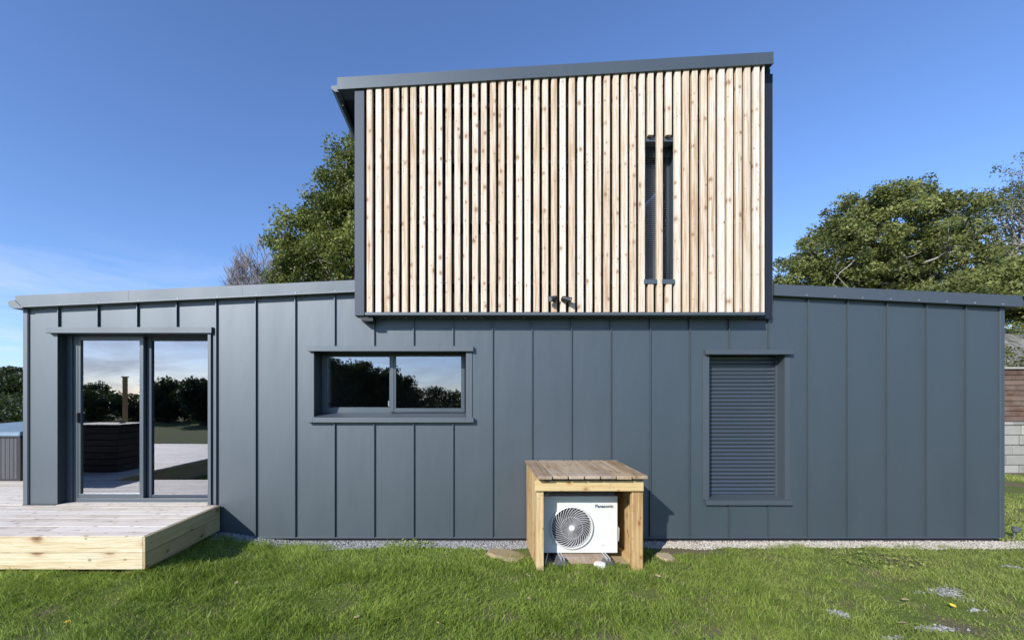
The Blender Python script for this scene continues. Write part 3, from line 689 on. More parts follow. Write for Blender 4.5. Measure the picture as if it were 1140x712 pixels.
for k in range(36):
    t0 = 2 * math.pi * k / 36; pts = []
    for i in range(9):
        u = i / 8; rr_ = fr * (.12 + .80 * u); t = t0 - .85 * u ** 1.1
        pts.append(fc + Vector((rr_ * math.cos(t), -.026 + .006 * u, rr_ * math.sin(t))))
    m.tube(pts, [.0016 + .0022 * i / 8 for i in range(9)], 5, .5)
for rr_ in (.5,):
    pts = [fc + Vector((fr * rr_ * math.cos(2 * math.pi * i / 40), -.022, fr * rr_ * math.sin(2 * math.pi * i / 40))) for i in range(41)]
    m.tube(pts, .0018, 4, .5, cap=False)
m.build('fan_grille', M['unit_grey'], hp)
m = MB(); m.tube([fc + Vector((0, -.02, 0)), fc + Vector((0, -.034, 0)), fc + Vector((0, -.038, 0))], [.031, .031, .024], 24); m.build('grille_hub', M['unit'], hp)
m = MB(); m.prism([(ux1, uz0 + .09), (ux1 + .03, uz0 + .115), (ux1 + .034, uz0 + .25), (ux1, uz0 + .30)], 'y', YU + .03, YU + .13); m.build('valve_cover', M['unit'], hp, bevel=.004)
def text_mesh(body, size, loc, mat, name, parent, bold=.0, sx=1.0):
    cu = bpy.data.curves.new('lettering', 'FONT'); cu.body = body; cu.size = size; cu.extrude = .0008; cu.offset = bold; cu.resolution_u = 3
    tmp = bpy.data.objects.new('lettering', cu); col.objects.link(tmp)
    dg = bpy.context.evaluated_depsgraph_get(); me = bpy.data.meshes.new_from_object(tmp.evaluated_get(dg)); bpy.data.objects.remove(tmp)
    me.materials.clear()
    me.transform(Matrix.Translation(loc) @ Matrix.Rotation(R(90), 4, 'X') @ Matrix.Diagonal((sx, 1, 1, 1)))
    a = me.attributes.new('rnd', 'FLOAT', 'FACE')
    return link(name, me, mat, parent)
text_mesh('Panasonic', .048, Vector((X(662.6, YU), YU - .0015, Z(564.6, YU))), M['ink'], 'name_lettering', hp, .0013, 1.02)
text_mesh('R32', .02, Vector((X(669, YU), YU - .0015, Z(606.8, YU))), M['ink_grey'], 'small_lettering', hp, .0004, 1.3)
m = MB(); m.tube([(X(605.5, YU), YU - .1, Z(549, YU)), (X(610, YU), YU - .05, Z(547, YU)), (X(616, YU), YU + .05, Z(543.5, YU)), (X(622, YU), YU + .2, Z(541, YU))], .0045, 6)
m.build('power_cable', M['unit'], hp); m = MB(); m.tube([(ux0 + .035, YU - .12, uz0 - .09), (ux0 + .06, YU - .05, uz0 - .05), (ux0 + .09, YU + .02, uz0 - .01)], .005, 6)
m.build('power_cable', M['unit'], hp)
# feet of the heat pump
def foot(cx, lab):
    t = empty('mounting_block', (cx, -.5, 0), lab, 'support block', 'support blocks under the heat pump')
    m = MB(); m.prism([(cx - .085, -.03), (cx + .085, -.03), (cx + .035, uz0 - .025), (cx - .035, uz0 - .025)], 'y', -.72, -.18); m.build('block', M['rubber'], t, bevel=.006)
    m = MB(); 
    for s in (-.017, .012): m.box(cx + s, cx + s + .009, -.715, -.19, uz0 - .025, uz0 - .0015)
    m.build('rail', M['galv'], t)
foot(X(624, -.62), 'dark sloping support block with a bright rail under the fan side of the heat pump')
foot(X(674, -.62), 'dark sloping support block with a bright rail under the lettered side of the heat pump')

# ------------------------------------------------------------------ stones
def rock(loc, s, seed, mat, name, label, cat, group=None):
    import bmesh
    r_ = random.Random(seed); bm = bmesh.new(); bmesh.ops.create_icosphere(bm, subdivisions=3, radius=1)
    ph = [r_.uniform(0, 6) for _ in range(6)]
    for v in bm.verts:
        c = v.co; d = 1 + .16 * math.sin(c.x * 3 + ph[0]) * math.cos(c.y * 2.6 + ph[1]) + .1 * math.sin(c.z * 5 + ph[2] + c.x * 2) + .06 * math.sin(c.y * 9 + ph[3])
        v.co = Vector((max(-.8, min(.8, c.x * d)) * s[0], max(-.8, min(.8, c.y * d)) * s[1], max(-.6, min(.65, c.z * d)) * s[2]))
    me = bpy.data.meshes.new(name); bm.to_mesh(me); bm.free(); a = me.attributes.new('rnd', 'FLOAT', 'FACE'); a.data.foreach_set('value', [r_.random()] * len(me.polygons))
    o = link(name, me, mat, None, loc); o.rotation_euler = (0, 0, r_.uniform(0, 3)); tag(o, label, cat, group); return o
rock((X(666, -.7), -.76, .02), (.065, .05, .065), 1, M['white_stone'], 'stone', 'rounded white stone in front of the heat pump block on the right', 'stone')
rock((X(640, -.8), -.88, .0), (.05, .04, .03), 5, M['sand'], 'stone', 'small sandy stone between the two support blocks', 'stone')
rock((X(563, -.4), -.42, -.005), (.26, .17, .06), 3, M['sand'], 'stone', 'flat sandy brown slab of stone left of the timber shelter', 'stone')
rock((X(738, -.4), -.45, -.01), (.1, .13, .05), 9, M['sand'], 'stone', 'dull brown stone in the shadow beside the right shelter post', 'stone')

m = MB(); m.box(xl + .03, xr - .035, YF + .16, SB - .02, -.02, .006); o = m.build('bare_soil', M['sand'], None, bevel=.004); tag(o, kind='structure')
# pebbles (one mesh per bed)
def pebble_bed(name, pts, sizes, mat, label, cat=None):
    import bmesh
    bm = bmesh.new(); bmesh.ops.create_icosphere(bm, subdivisions=1, radius=1); bv = np.array([v.co[:] for v in bm.verts]); bf = np.array([[v.index for v in f.verts] for f in bm.faces]); bm.free()
    n = len(pts); sc3 = sizes[:, None] * rng.uniform([.75, .6, .45], [1.3, 1.1, .8], (n, 3)); th_ = rng.uniform(0, 6.28, n)
    P0 = bv[None] * (1 + .18 * rng.standard_normal((n, len(bv), 1))) * sc3[:, None, :]
    c, s = np.cos(th_)[:, None], np.sin(th_)[:, None]
    Q = np.stack([P0[..., 0] * c - P0[..., 1] * s, P0[..., 0] * s + P0[..., 1] * c, P0[..., 2]], -1) + pts[:, None, :]
    Fc = (bf[None] + (np.arange(n) * len(bv))[:, None, None]).reshape(-1, 3)
    o = np_mesh(name, Q.reshape(-1, 3), Fc, 3, np.repeat(rng.random(n), len(bf)), mat)
    tag(o, label, cat or 'gravel', kind='stuff'); return o
def strip_pts(x0, x1, y0, y1, n, jig=.05):
    x = rng.uniform(x0, x1, n); e = vnoise(x * 3, x * 0, 5); y = rng.uniform(0, 1, n); yy = y0 * (.75 + .5 * e) * y + y1 * (1 - y)
    return np.stack([x, yy, ground_h(x, yy) + rng.uniform(0, .012, n)], 1)
pts = strip_pts(X(243), X(585), -.21, .04, 9000)
pebble_bed('gravel_strip', pts, rng.uniform(.006, .014, len(pts)), M['pebble'], 'strip of grey pebbles along the wall left of the shelter')
pts = strip_pts(X(585), WR + .3, -.20, .04, 13000)
pebble_bed('gravel_strip', pts, rng.uniform(.004, .012, len(pts)), M['pebble_warm'], 'strip of pale chippings along the wall right of the shelter')
# worn stony patches in the lawn: (photo px, py, half width m, half depth m)
patches = [(1055, 660, .13, .10), (935, 681, .06, .05), (1046, 698, .15, .05), (992, 710, .08, .03), (1128, 632, .08, .03), (1085, 678, .05, .02)]
pl = []
for px, py, a, b in patches:
    d = CZ * F / (py - 445.5); x = (px - 521) * d / F; y = d - D0; pl.append((x, y, a, b))
    n = int(2000 * a * b / .013 * .22) + 60
    r_ = rng.random(n) ** .7 * 1.25; t = rng.uniform(0, 6.28, n); e = 1 + .35 * np.sin(3 * t + px) + .2 * np.sin(7 * t + py)
    X_ = x + a * r_ * np.cos(t) * e; Y_ = y + b * r_ * np.sin(t) * e
    pl_pts = np.stack([X_, Y_, ground_h(X_, Y_) + rng.uniform(.0, .015, n)], 1)
    if px == patches[0][0]: allp = pl_pts
    else: allp = np.concatenate([allp, pl_pts])
pebble_bed('stony_patch', allp - [0, 0, .006], .003 + .012 * rng.random(len(allp)) ** 2.2, M['pebble'], 'pale stony patches worn into the lawn on the right')

# ------------------------------------------------------------------ grass
def blades(name, x, y, hgt, wid, mat, label, lean=1.15):
    n = len(x); z = ground_h(x, y) - .004
    th_ = rng.uniform(0, 6.283, n); ld = rng.uniform(0, 6.283, n) ; ll = hgt * rng.uniform(.1, lean, n) * 1.4
    # blades are combed loosely in one direction that drifts over the lawn
    comb = 6.28 * vnoise(x * .7 + 9, y * .7, 11) ; ld = np.where(rng.random(n) < .55, comb + rng.normal(0, .5, n), ld)
    dx, dy = np.cos(th_) * wid / 2, np.sin(th_) * wid / 2; lx, ly = np.cos(ld) * ll, np.sin(ld) * ll
    def p(ox, oy, oz): return np.stack([x + ox, y + oy, z + oz], 1)
    Vv = np.stack([p(-dx, -dy, 0), p(dx, dy, 0), p(dx * .8 + lx * .35, dy * .8 + ly * .35, hgt * .55), p(-dx * .8 + lx * .35, -dy * .8 + ly * .35, hgt * .55), p(lx, ly, hgt * .95)], 1).reshape(-1, 3)
    b = (np.arange(n) * 5)[:, None]
    tri = np.concatenate([b + [0, 1, 2], b + [0, 2, 3], b + [3, 2, 4]], 1).reshape(-1, 3)
    o = np_mesh(name, Vv, tri, 3, np.repeat(rng.random(n), 3), mat); tag(o, label, 'grass', kind='stuff'); return o
def lawn_points(n, x0, x1, y0, y1):
    x = rng.uniform(x0, x1, n); y = rng.uniform(y0, y1, n)
    d = np.ones(n)
    edge = -.15 - .07 * (vnoise(x * 5, x * 0, 3) - .5) - .06 * (vnoise(x * 1.1, x * 0, 8) - .5)
    edge = np.where((x > X(712)) & (x < X(790)), edge - .22, edge); edge = np.where((x > X(540)) & (x < X(590)), edge - .35, edge)
    d *= (y < edge)
    d *= ~((x > xl - .02) & (x < xr + .02) & (y > YF - .02)) | ((x > xl + .1) & (x < xr - .1) & (y < YF + .06 + .06 * vnoise(x * 9, x * 0, 6)))
    d *= ~((x < DX - .02) & (y > DY + .03))
    bare = vnoise(x * 1.6 + 3, y * 2.2, 21) * .6 + vnoise(x * 6, y * 6, 22) * .4
    worn = sstep((x - 2.4) / 2.5)
    d *= np.where(bare > .60, 1 - .85 * worn, 1); d *= 1 - .25 * worn
    d *= np.where(vnoise(x * 5 + 3, y * 7, 61) * .6 + vnoise(x * 13, y * 15, 62) * .4 < .34, .35, 1)
    for a, b, ra, rb in pl: d *= 1 - .95 * np.exp(-(((x - a) / ra) ** 2 + ((y - b) / rb) ** 2) ** 2 * .8)
    keep = rng.random(n) < d
    return x[keep], y[keep]
x, y = lawn_points(400000, -5.4, 7.6, -2.9, -.08)
hn = vnoise(x * 1.6, y * 2.2, 31) * .45 + vnoise(x * 6, y * 6, 32) * .35 + vnoise(x * 17, y * 17, 33) * .2
hg = (.012 + .085 * hn ** 1.7 + .014 * (vnoise(x * 4, x * 0, 71) > .55) * (y > -.42)) * rng.uniform(.5, 1.6, len(x)) * (1 - .35 * sstep((x - 1.5) / 3))
blades('grass', x, y, hg, rng.uniform(.0024, .005, len(x)), M['grass'], 'short green lawn grass in front of the house')
x = rng.uniform(-9, 13, 90000); y = rng.uniform(-9, -2.9, 90000); keep = ~((x < -5.5) & (y > -6.7)); x, y = x[keep], y[keep]
blades('grass', x, y, rng.uniform(.03, .07, len(x)), rng.uniform(.006, .011, len(x)), M['grass'], 'lawn grass further from the house behind the camera')
x = rng.uniform(6.45, 14, 70000); y = rng.uniform(-.2, 4.9, 70000); kk = (vnoise(x * 1.5, y * 1.5, 41) > .32) & ~((y > 2.6) & (y < 3.8) & (vnoise(x * 3, y * 3, 4) > .25)); x, y = x[kk], y[kk]
blades('grass', x, y, rng.uniform(.02, .06, len(x)), rng.uniform(.005, .009, len(x)), M['grass'], 'patchy grass between the house corner and the block wall')
# clover / weeds near the gravel edge
def weed(px, Y, n, s, label):
    cx = X(px, Y); t = rng.uniform(0, 6.28, n); r_ = np.sqrt(rng.random(n)) * s; x = cx + r_ * np.cos(t) * 1.6; y = Y + r_ * np.sin(t) * .7
    z = ground_h(x, y) + rng.uniform(.015, .055, n); a = rng.uniform(.006, .014, n); tt = rng.uniform(0, 6.28, n); k = rng.normal(0, .4, (n, 2))
    c = np.stack([x, y, z], 1); u = np.stack([np.cos(tt), np.sin(tt), k[:, 0]], 1) * a[:, None]; v = np.stack([-np.sin(tt), np.cos(tt), k[:, 1]], 1) * a[:, None]
    Vv = np.stack([c - u, c - v * .8, c + u, c + v * .8], 1).reshape(-1, 3); b = (np.arange(n) * 4)[:, None]
    o = np_mesh('weed_patch', Vv, b + [0, 1, 2, 3], 4, rng.random(n), M['grass']); tag(o, label, 'weeds', kind='stuff')
weed(455, -.13, 380, .2, 'low leafy weeds spilling over the pebbles left of the shelter')
weed(980, -.6, 500, .3, 'low clover patch in the dry lawn on the right')
# fallen leaves
def fallen_leaf(i, px, py, colr, label):
    d = CZ * F / (py - 445.5) * .97; x = (px - 521) * d / F; y = d - D0; z = float(ground_h(x, y)) + .045
    m = MB(); L = .026; pts = [(0, -L), (.012, -.5 * L), (.015, .2 * L), (.006, .8 * L), (0, 1.1 * L)]
    prev = None
    for a, b in zip(pts, pts[1:]):
        m.face([(0, a[1], -.0), (a[0], a[1], .006), (b[0], b[1], .006), (0, b[1], 0)], .5); m.face([(0, a[1], 0), (0, b[1], 0), (-b[0], b[1], .006), (-a[0], a[1], .006)], .5)
    o = m.build('fallen_leaf', colr, None, recalc=False); o.location = (x, y, z); o.rotation_euler = (random.uniform(-.4, .4), random.uniform(-.4, .4), random.uniform(0, 6))
    tag(o, label, 'leaf', 'fallen leaves on the lawn')
M['leaf_dry'] = plain('dry_leaf', (.36, .27, .17), .8, var=.4); M['leaf_yel'] = plain('yellow_leaf', (.65, .5, .06), .7, var=.2)
for i, (px, py, c, lab) in enumerate([(263, 649, 'leaf_dry', 'dry brown leaf on the grass in front of the deck corner'), (487, 689, 'leaf_dry', 'dry brown leaf on the open lawn left of the shelter'),
    (397, 686, 'leaf_dry', 'curled pale leaf on the darker grass of the lawn'), (588, 664, 'leaf_dry', 'small tan leaf on the grass just in front of the shelter'), (588, 640, 'leaf_dry', 'tiny brown leaf beside the left shelter post'),
    (732, 641, 'leaf_dry', 'tan leaf on the grass in front of the right shelter post'), (1061, 670, 'leaf_yel', 'yellow leaf lying beside the largest stony patch'), (1005, 693, 'leaf_dry', 'tan leaf between the stony patches'), (1008, 662, 'leaf_dry', 'orange brown leaf left of the largest stony patch'), (1040, 626, 'leaf_dry', 'reddish leaf high on the worn lawn at the right')]):
    fallen_leaf(i, px, py, M[c], lab)
d = CZ * F / (708 - 445.5) * .97; fx, fy = (75 - 521) * d / F, d - D0
dn = empty('dandelion', (fx, fy, float(ground_h(fx, fy))), 'yellow dandelion flower in the grass below the deck', 'flower')
m = MB(); fz = float(ground_h(fx, fy)); m.tube([(fx, fy, fz), (fx + .003, fy, fz + .05)], .0018, 5); m.build('stem', M['leaf_c'], dn)
m = MB()
for k in range(44):
    t = k * 2.4; u = (k % 11) / 11; rr_ = .006 + .016 * u; m.tube([(fx + .003, fy, fz + .05), (fx + .003 + rr_ * math.cos(t), fy + rr_ * math.sin(t), fz + .066 - .008 * u)], [.001, .0025], 4)
m.build('flower_head', M['leaf_yel'], dn)

# ------------------------------------------------------------------ trees
def leaf_cloud(centers, spread, n_each, size, flat=.75):
    C_ = np.repeat(centers, n_each, 0); n = len(C_); sp = np.repeat(spread, n_each)
    g_ = rng.standard_normal((n, 3)); g_ /= np.linalg.norm(g_, axis=1, keepdims=True) + 1e-9
    c = C_ + g_ * (sp * rng.random(n) ** .45)[:, None] * [1, 1, flat]
    u = rng.standard_normal((n, 3)); u /= np.linalg.norm(u, axis=1, keepdims=True); w_ = rng.standard_normal((n, 3)); w_[:, 2] += 0; 
    v = np.cross(u, w_); v /= np.linalg.norm(v, axis=1, keepdims=True) + 1e-9
    s = size * rng.uniform(.6, 1.35, n)[:, None]
    Vv = np.stack([c - u * s, c - v * s * .5, c + u * s, c + v * s * .5], 1).reshape(-1, 3)
    return Vv, (np.arange(n) * 4)[:, None] + [0, 1, 2, 3], np.clip(np.repeat(rng.random(len(centers)), n_each) * .55 + rng.random(n) * .45, 0, 1)
def limb_pts(a, b, n=7, wob=.12, sag=.12):
    a, b = Vector(a), Vector(b); L = (b - a).length; pts = []
    off = Vector((random.uniform(-1, 1), random.uniform(-1, 1), 0)) * L * wob
    for i in range(n):
        u = i / (n - 1); p = a.lerp(b, u); p += off * math.sin(u * math.pi) + Vector((random.uniform(-1, 1), random.uniform(-1, 1), random.uniform(-1, 1))) * L * .02 * (0 < i < n - 1)
        p.z += -math.sin(u * math.pi) * L * sag; pts.append(p)
    return pts
def tree(name, base, ells, n_cl, n_leaf, leaf, spread, label, cat='tree', group=None, leafm='leaf_b', bark='bark', trunk_r=.3, fork=.35, shell=.55, limbs=16, hole=0.0):
    """ells: list of (cx, cy, cz, rx, ry, rz) world ellipsoids the crown fills"""
    bz = float(ground_h(base[0], base[1])); root = empty(name, (base[0], base[1], bz), label, cat, group)
    vol = np.array([e[3] * e[4] * e[5] for e in ells]) ** .67; vol /= vol.sum(); cs = []
    for e, f in zip(ells, vol):
        k = max(3, int(n_cl * f)); d = rng.standard_normal((k, 3)); d /= np.linalg.norm(d, axis=1, keepdims=True)
        r_ = shell + (1 - shell) * rng.random(k) ** .7; r_ = r_ * (1 + np.clip(.10 * rng.standard_normal(k), -.2, .14))
        c = np.array(e[:3]) + d * r_[:, None] * np.array(e[3:]); cs.append(c[c[:, 2] > bz + .25])
    cs = np.concatenate(cs)
    if hole: cs = cs[vnoise(cs[:, 0] * .8 + cs[:, 1] * .3, cs[:, 2] * .9, 77) > hole]
    sp = spread * rng.uniform(.6, 1.4, len(cs))
    Vv, Fc, rn = leaf_cloud(cs, sp, n_leaf, leaf)
    cr = np_mesh('crown', Vv, Fc, 4, rn, M[leafm], None)
    cr.parent = root; cr.location = (-base[0], -base[1], -bz)
    m = MB(); top = max(c[2] for c in cs); fz = bz + (top - bz) * fork; mid = Vector((base[0] + random.uniform(-.2, .2), base[1], fz))
    m.tube(limb_pts((base[0], base[1], bz - .2), mid, 7, .03, 0), [trunk_r * (1.25 - .5 * i / 6) for i in range(7)], 10)
    idx = rng.choice(len(cs), min(limbs, len(cs)), replace=False); ends = [Vector(cs[i]) for i in idx]
    for e in ends:
        st = mid + Vector((0, 0, random.uniform(-.15, .1) * (fz - bz)))
        pts = limb_pts(st, e, 8, .12, .06); r0 = trunk_r * random.uniform(.16, .34)
        m.tube(pts, [r0 * (1 - .88 * i / 7) + .01 for i in range(8)], 7)
        for _ in range(4):
            j = random.randint(3, 6); tgt = cs[np.argmin(np.linalg.norm(cs - (np.array(pts[j]) + rng.normal(0, 1.3, 3)), axis=1))]
            m.tube(limb_pts(pts[j], tgt, 5, .1, .03), [r0 * .35 * (1 - .8 * i / 4) + .006 for i in range(5)], 5)
    m.build('trunk', M[bark], root, smooth=True, recalc=False)
    return root

def at(px, py, d): return ((px - 521) * d / F, d - D0, CZ - (py - 445.5) * d / F)
def E(px, py, d, rx, rz, ry=None):   # ellipsoid sized in photo pixels at distance d
    x, y, z = at(px, py, d); s = d / F; return (x, y, z, rx * s, (ry if ry else (rx + rz) / 2) * s, rz * s)
# evergreen behind the left of the upper floor
dt = 17.0
tree('evergreen_tree', (at(405, 0, dt)[0], dt - D0), [E(385, 285, dt, 70, 58), E(402, 225, dt, 48, 60), E(415, 190, dt, 30, 40), E(345, 275, dt, 38, 38), E(375, 250, dt, 42, 40), E(330, 310, dt, 32, 32)],
     760, 130, .062, .42, 'dense dark evergreen tree rising behind the house beside the upper floor', leafm='leaf_a', shell=.35, limbs=22, fork=.3)
# oak on the bank to the right
dt = 23.0
tree('oak_tree', (at(1022, 0, dt)[0], dt - D0), [E(985, 275, dt, 78, 62), E(930, 285, dt, 56, 40), E(895, 312, dt, 32, 30), E(1010, 245, dt, 50, 42), E(965, 245, dt, 40, 36), E(1050, 250, dt, 42, 32), E(1060, 300, dt, 60, 35), E(960, 330, dt, 80, 30)],
     900, 125, .078, .46, 'broad dark green oak tree on the bank behind the right part of the house', group='trees on the bank', leafm='leaf_b', bark='pale_bark', trunk_r=.55, fork=.42, shell=.45, limbs=26, hole=.24)
dt = 27.0
tree('oak_tree', (at(1150, 0, dt)[0], dt - D0), [E(1128, 232, dt, 42, 34), E(1165, 215, dt, 60, 48), E(1095, 240, dt, 34, 28)],
     170, 85, .065, .5, 'thin yellowing tree with open branches at the right edge behind the oak', group='trees on the bank', leafm='leaf_c', bark='pale_bark', trunk_r=.4, fork=.4, shell=.5, limbs=34, hole=.34)
dt = 18.0
tree('broadleaf_tree', (at(1150, 0, dt)[0], dt - D0), [E(1120, 322, dt, 52, 36), E(1165, 330, dt, 50, 45), E(1075, 335, dt, 42, 24)],
     420, 110, .068, .42, 'low spreading green tree over the wooden fence at the right edge', group='trees on the bank', leafm='leaf_b', trunk_r=.25, fork=.45, shell=.4, limbs=16)
# bare tree
def bare_tree(base, top_z, spread_, label, seed):
    # limbs climb from a short trunk, fine twigs fill an oval crown
    r_ = random.Random(seed); bz = float(ground_h(*base)); root = empty('bare_tree', (*base, bz), label, 'tree'); m = MB(); tw = MB(); H = top_z - bz
    c0 = Vector((base[0], base[1], bz + H * .68)); m.tube(limb_pts((base[0], base[1], bz - .2), (base[0], base[1], bz + H * .35), 5, .02, 0), [.2, .18, .17, .16, .15], 8)
    for k in range(34):
        while True:
            v = Vector((r_.uniform(-1, 1), r_.uniform(-1, 1), r_.uniform(-1, 1)))
            if .35 < v.length < 1: break
        e = c0 + Vector((v.x * H * .165, v.y * H * .165, v.z * H * .28)); P_ = limb_pts((base[0], base[1], bz + H * r_.uniform(.25, .38)), e, 8, .05, -.04)
        m.tube(P_, [.075 * (1 - .8 * i / 7) for i in range(8)], 5, cap=False)
        for _ in range(11):
            j = r_.randint(3, 7); d = (P_[j] - P_[j - 1]).normalized() + Vector((r_.uniform(-1, 1), r_.uniform(-1, 1), r_.uniform(-.2, 1))) * .9; q_ = P_[j] + d.normalized() * H * r_.uniform(.05, .10)
            T = limb_pts(P_[j], q_, 5, .08, -.05); m.tube(T, [.028, .024, .02, .016, .012], 4, cap=False)
            for _ in range(14):
                a = T[r_.randint(1, 4)]; d2 = d.normalized() + Vector((r_.uniform(-1, 1), r_.uniform(-1, 1), r_.uniform(-.3, 1))) * .8; b = a + d2.normalized() * H * r_.uniform(.02, .05)
                tw.tube([a, (a + b) / 2 + Vector((r_.uniform(-1, 1), 0, r_.uniform(-1, 1))) * .03, b], [.014, .012, .010], 3, cap=False)
    m.build('trunk', M['twig'], root, smooth=True, recalc=False); tw.build('twigs', M['twig'], root, recalc=False)
dt = 34.0
bare_tree((at(282, 0, dt)[0], dt - D0), at(0, 263, dt)[2], 3, 'leafless grey tree showing above the roof left of the evergreen', 3)
bare_tree((at(302, 0, dt + 1)[0], dt + 1 - D0), at(0, 262, dt)[2], 3, 'leafless grey tree partly behind the evergreen tree', 8)
bare_tree((at(268, 0, dt + 2)[0], dt + 2 - D0), at(0, 278, dt)[2], 3, 'smaller leafless grey tree farthest left above the roof', 11)
# shrubs and trees on the far left hillside
def far_tree(px, py, d, rx, rz, label, leafm, n=120, nl=60, lf=.12, group='trees on the left hillside', name='hillside_tree', spread=.6):
    x, y, z = at(px, py, d)
    return tree(name, (x, y), [E(px, py + rz, d, rx, rz)], n, nl, lf, spread, label, leafm=leafm, group=group, trunk_r=.15, fork=.3, shell=.3, limbs=8)
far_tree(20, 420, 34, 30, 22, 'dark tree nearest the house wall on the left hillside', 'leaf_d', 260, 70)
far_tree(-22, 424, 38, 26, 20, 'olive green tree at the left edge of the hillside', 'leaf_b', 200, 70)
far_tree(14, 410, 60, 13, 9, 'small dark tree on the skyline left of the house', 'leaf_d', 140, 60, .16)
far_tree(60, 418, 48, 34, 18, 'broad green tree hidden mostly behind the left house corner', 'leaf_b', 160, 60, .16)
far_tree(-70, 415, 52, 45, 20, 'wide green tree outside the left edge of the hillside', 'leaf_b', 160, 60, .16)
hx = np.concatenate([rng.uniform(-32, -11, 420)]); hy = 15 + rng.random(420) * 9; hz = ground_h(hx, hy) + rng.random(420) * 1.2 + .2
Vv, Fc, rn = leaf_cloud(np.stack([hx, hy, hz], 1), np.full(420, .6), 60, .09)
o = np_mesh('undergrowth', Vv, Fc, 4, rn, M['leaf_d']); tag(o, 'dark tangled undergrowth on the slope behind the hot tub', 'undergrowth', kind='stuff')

bx = rng.uniform(9, 22, 300); by = 5.9 + 6 * rng.random(300) ** 1.3; keep = vnoise(bx * .8, by * .8, 91) > .38; bx, by = bx[keep], by[keep]
Vv, Fc, rn = leaf_cloud(np.stack([bx, by, ground_h(bx, by) + rng.random(len(bx)) * .5], 1), np.full(len(bx), .38), 90, .05)
o = np_mesh('undergrowth', Vv, Fc, 4, rn, M['leaf_b']); tag(o, 'patchy low scrub on the stony bank behind the brown fence', 'undergrowth', kind='stuff')
# trees across the garden, seen only as reflections in the panes
def refl_tree(px, py, D, rx, rz, Yg, label, n=160, nl=70, lf=.11, name='garden_tree'):
    # D = apparent distance of the mirror image, Yg = plane of the glass
    x = (px - 521) * D / F; z = CZ - (py - 445.5) * D / F; y = 2 * Yg - (D - D0); s = D / F
    zc = z - rz * s
    return tree(name, (x, y), [(x, y, zc, rx * s, rx * s * .8, rz * s), (x + rx * s * .3, y, zc - rz * s * .5, rx * s * .9, rx * s * .7, rz * s * .8)], n, nl, lf, .5, label, leafm='leaf_d', group='trees across the garden', trunk_r=.2, fork=.3, shell=.2, limbs=8)
refl_tree(372, 398, 32, 26, 26, .3, 'tree mirrored at the far left of the long window', 260)
refl_tree(402, 401, 34, 24, 26, .3, 'dark tree mirrored in the middle of the left window sash', 280)
refl_tree(432, 408, 33, 18, 26, .3, 'tree mirrored behind the central mullion of the long window', 240)
refl_tree(448, 416, 35, 14, 22, .3, 'rounded tree mirrored just right of the central window mullion', 180)
refl_tree(185, 424, 30, 17, 18, .2, 'rounded tree mirrored in the right sliding door pane', 220)
refl_tree(226, 421, 27, 24, 22, .2, 'large dark tree mirrored at the right of the sliding door', 260)
refl_tree(108, 428, 40, 20, 14, .2, 'low tree mirrored in the left sliding door pane', 180)
hd = empty('hedge', (-12, -26, 0), 'long dark hedge mirrored low in the window and door glass', 'hedge')
n = 2600; hx = rng.uniform(-46, 16, n); hy = -26 - rng.random(n) * 2 + hx * .0; ht = 2.0 + 1.0 * vnoise(hx * .35, hx * 0, 51); hz = ground_h(hx, hy) + rng.random(n) * ht * .9
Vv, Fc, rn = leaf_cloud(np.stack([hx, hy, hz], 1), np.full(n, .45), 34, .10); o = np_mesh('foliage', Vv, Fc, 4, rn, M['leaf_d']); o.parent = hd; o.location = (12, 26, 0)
for x in np.arange(-44, 16, 5.0):
    m = MB(); m.tube([(x, -27, -.1), (x + .1, -27, 1.9)], .05, 6); m.build('stem', M['bark'], hd, recalc=False)
# things on the unseen arm of the terrace, mirrored in the door
pb = empty('storage_box', (-6.5, -2.2, DTOP), 'dark slatted timber box mirrored in the left door pane', 'storage box')
m = MB()
for k in range(7): m.box(-7.0, -6.05, -2.6, -1.9, DTOP + .02 + k * .11, DTOP + .02 + k * .11 + .1)
m.build('body', M['dark_timber'], pb, bevel=.004); m = MB(); m.box(-7.03, -6.02, -2.63, -1.87, DTOP + .795, DTOP + .83); m.build('lid', M['dark_timber'], pb, bevel=.004)
tp = MB(); tp.box(-7.40, -7.335, -3.7, -3.63, DTOP, 2.2); tp.box(-7.415, -7.32, -3.715, -3.615, 2.2, 2.22); o = tp.build('timber_post', M['pine_v'], None, bevel=.004); tag(o, 'pale square timber post mirrored in the left door pane', 'post')

# ------------------------------------------------------------------ fence and block wall at the right
bw_ = empty('block_wall', (14, 5.1, 0), 'low retaining wall of pale rough stone blocks under the brown fence', 'wall')
m = MB(); zc = -.05; row = 0
while zc < .98:
    hh = .235; x = 8.4 - (row % 2) * .25
    while x < 24:
        L = random.uniform(.42, .62); o_ = random.uniform(-.03, .03)
        if not (row == 2 and 12.95 < x < 13.2): m.box(x, x + L - .012, 4.86 + o_, 5.08, zc, zc + hh - .01)
        x += L
    zc += hh; row += 1
m.build('blocks', M['block'], bw_, bevel=.015)
m = MB(); x = 8.35
while x < 24: m.box(x, x + .9 - .012, 4.83, 5.1, zc + .002, zc + .07); x += .9
m.build('coping', M['block'], bw_, bevel=.01)
ft = empty('wooden_fence', (14, 5.15, zc), 'brown horizontal board fence on top of the block wall', 'fence')
m = MB(); z = zc + .08
while z < Z(411, 5): 
    m.hexa([(8.4, 5.14, z), (24, 5.14, z), (24, 5.17, z), (8.4, 5.17, z), (8.4, 5.165, z + .135), (24, 5.165, z + .135), (24, 5.18, z + .135), (8.4, 5.18, z + .135)]); z += .125
m.build('fence_boards', M['fence_wood'], ft)
m = MB(); m.box(8.4, 24, 5.1, 5.24, z + .012, z + .06); m.build('top_rail', M['block'], ft)
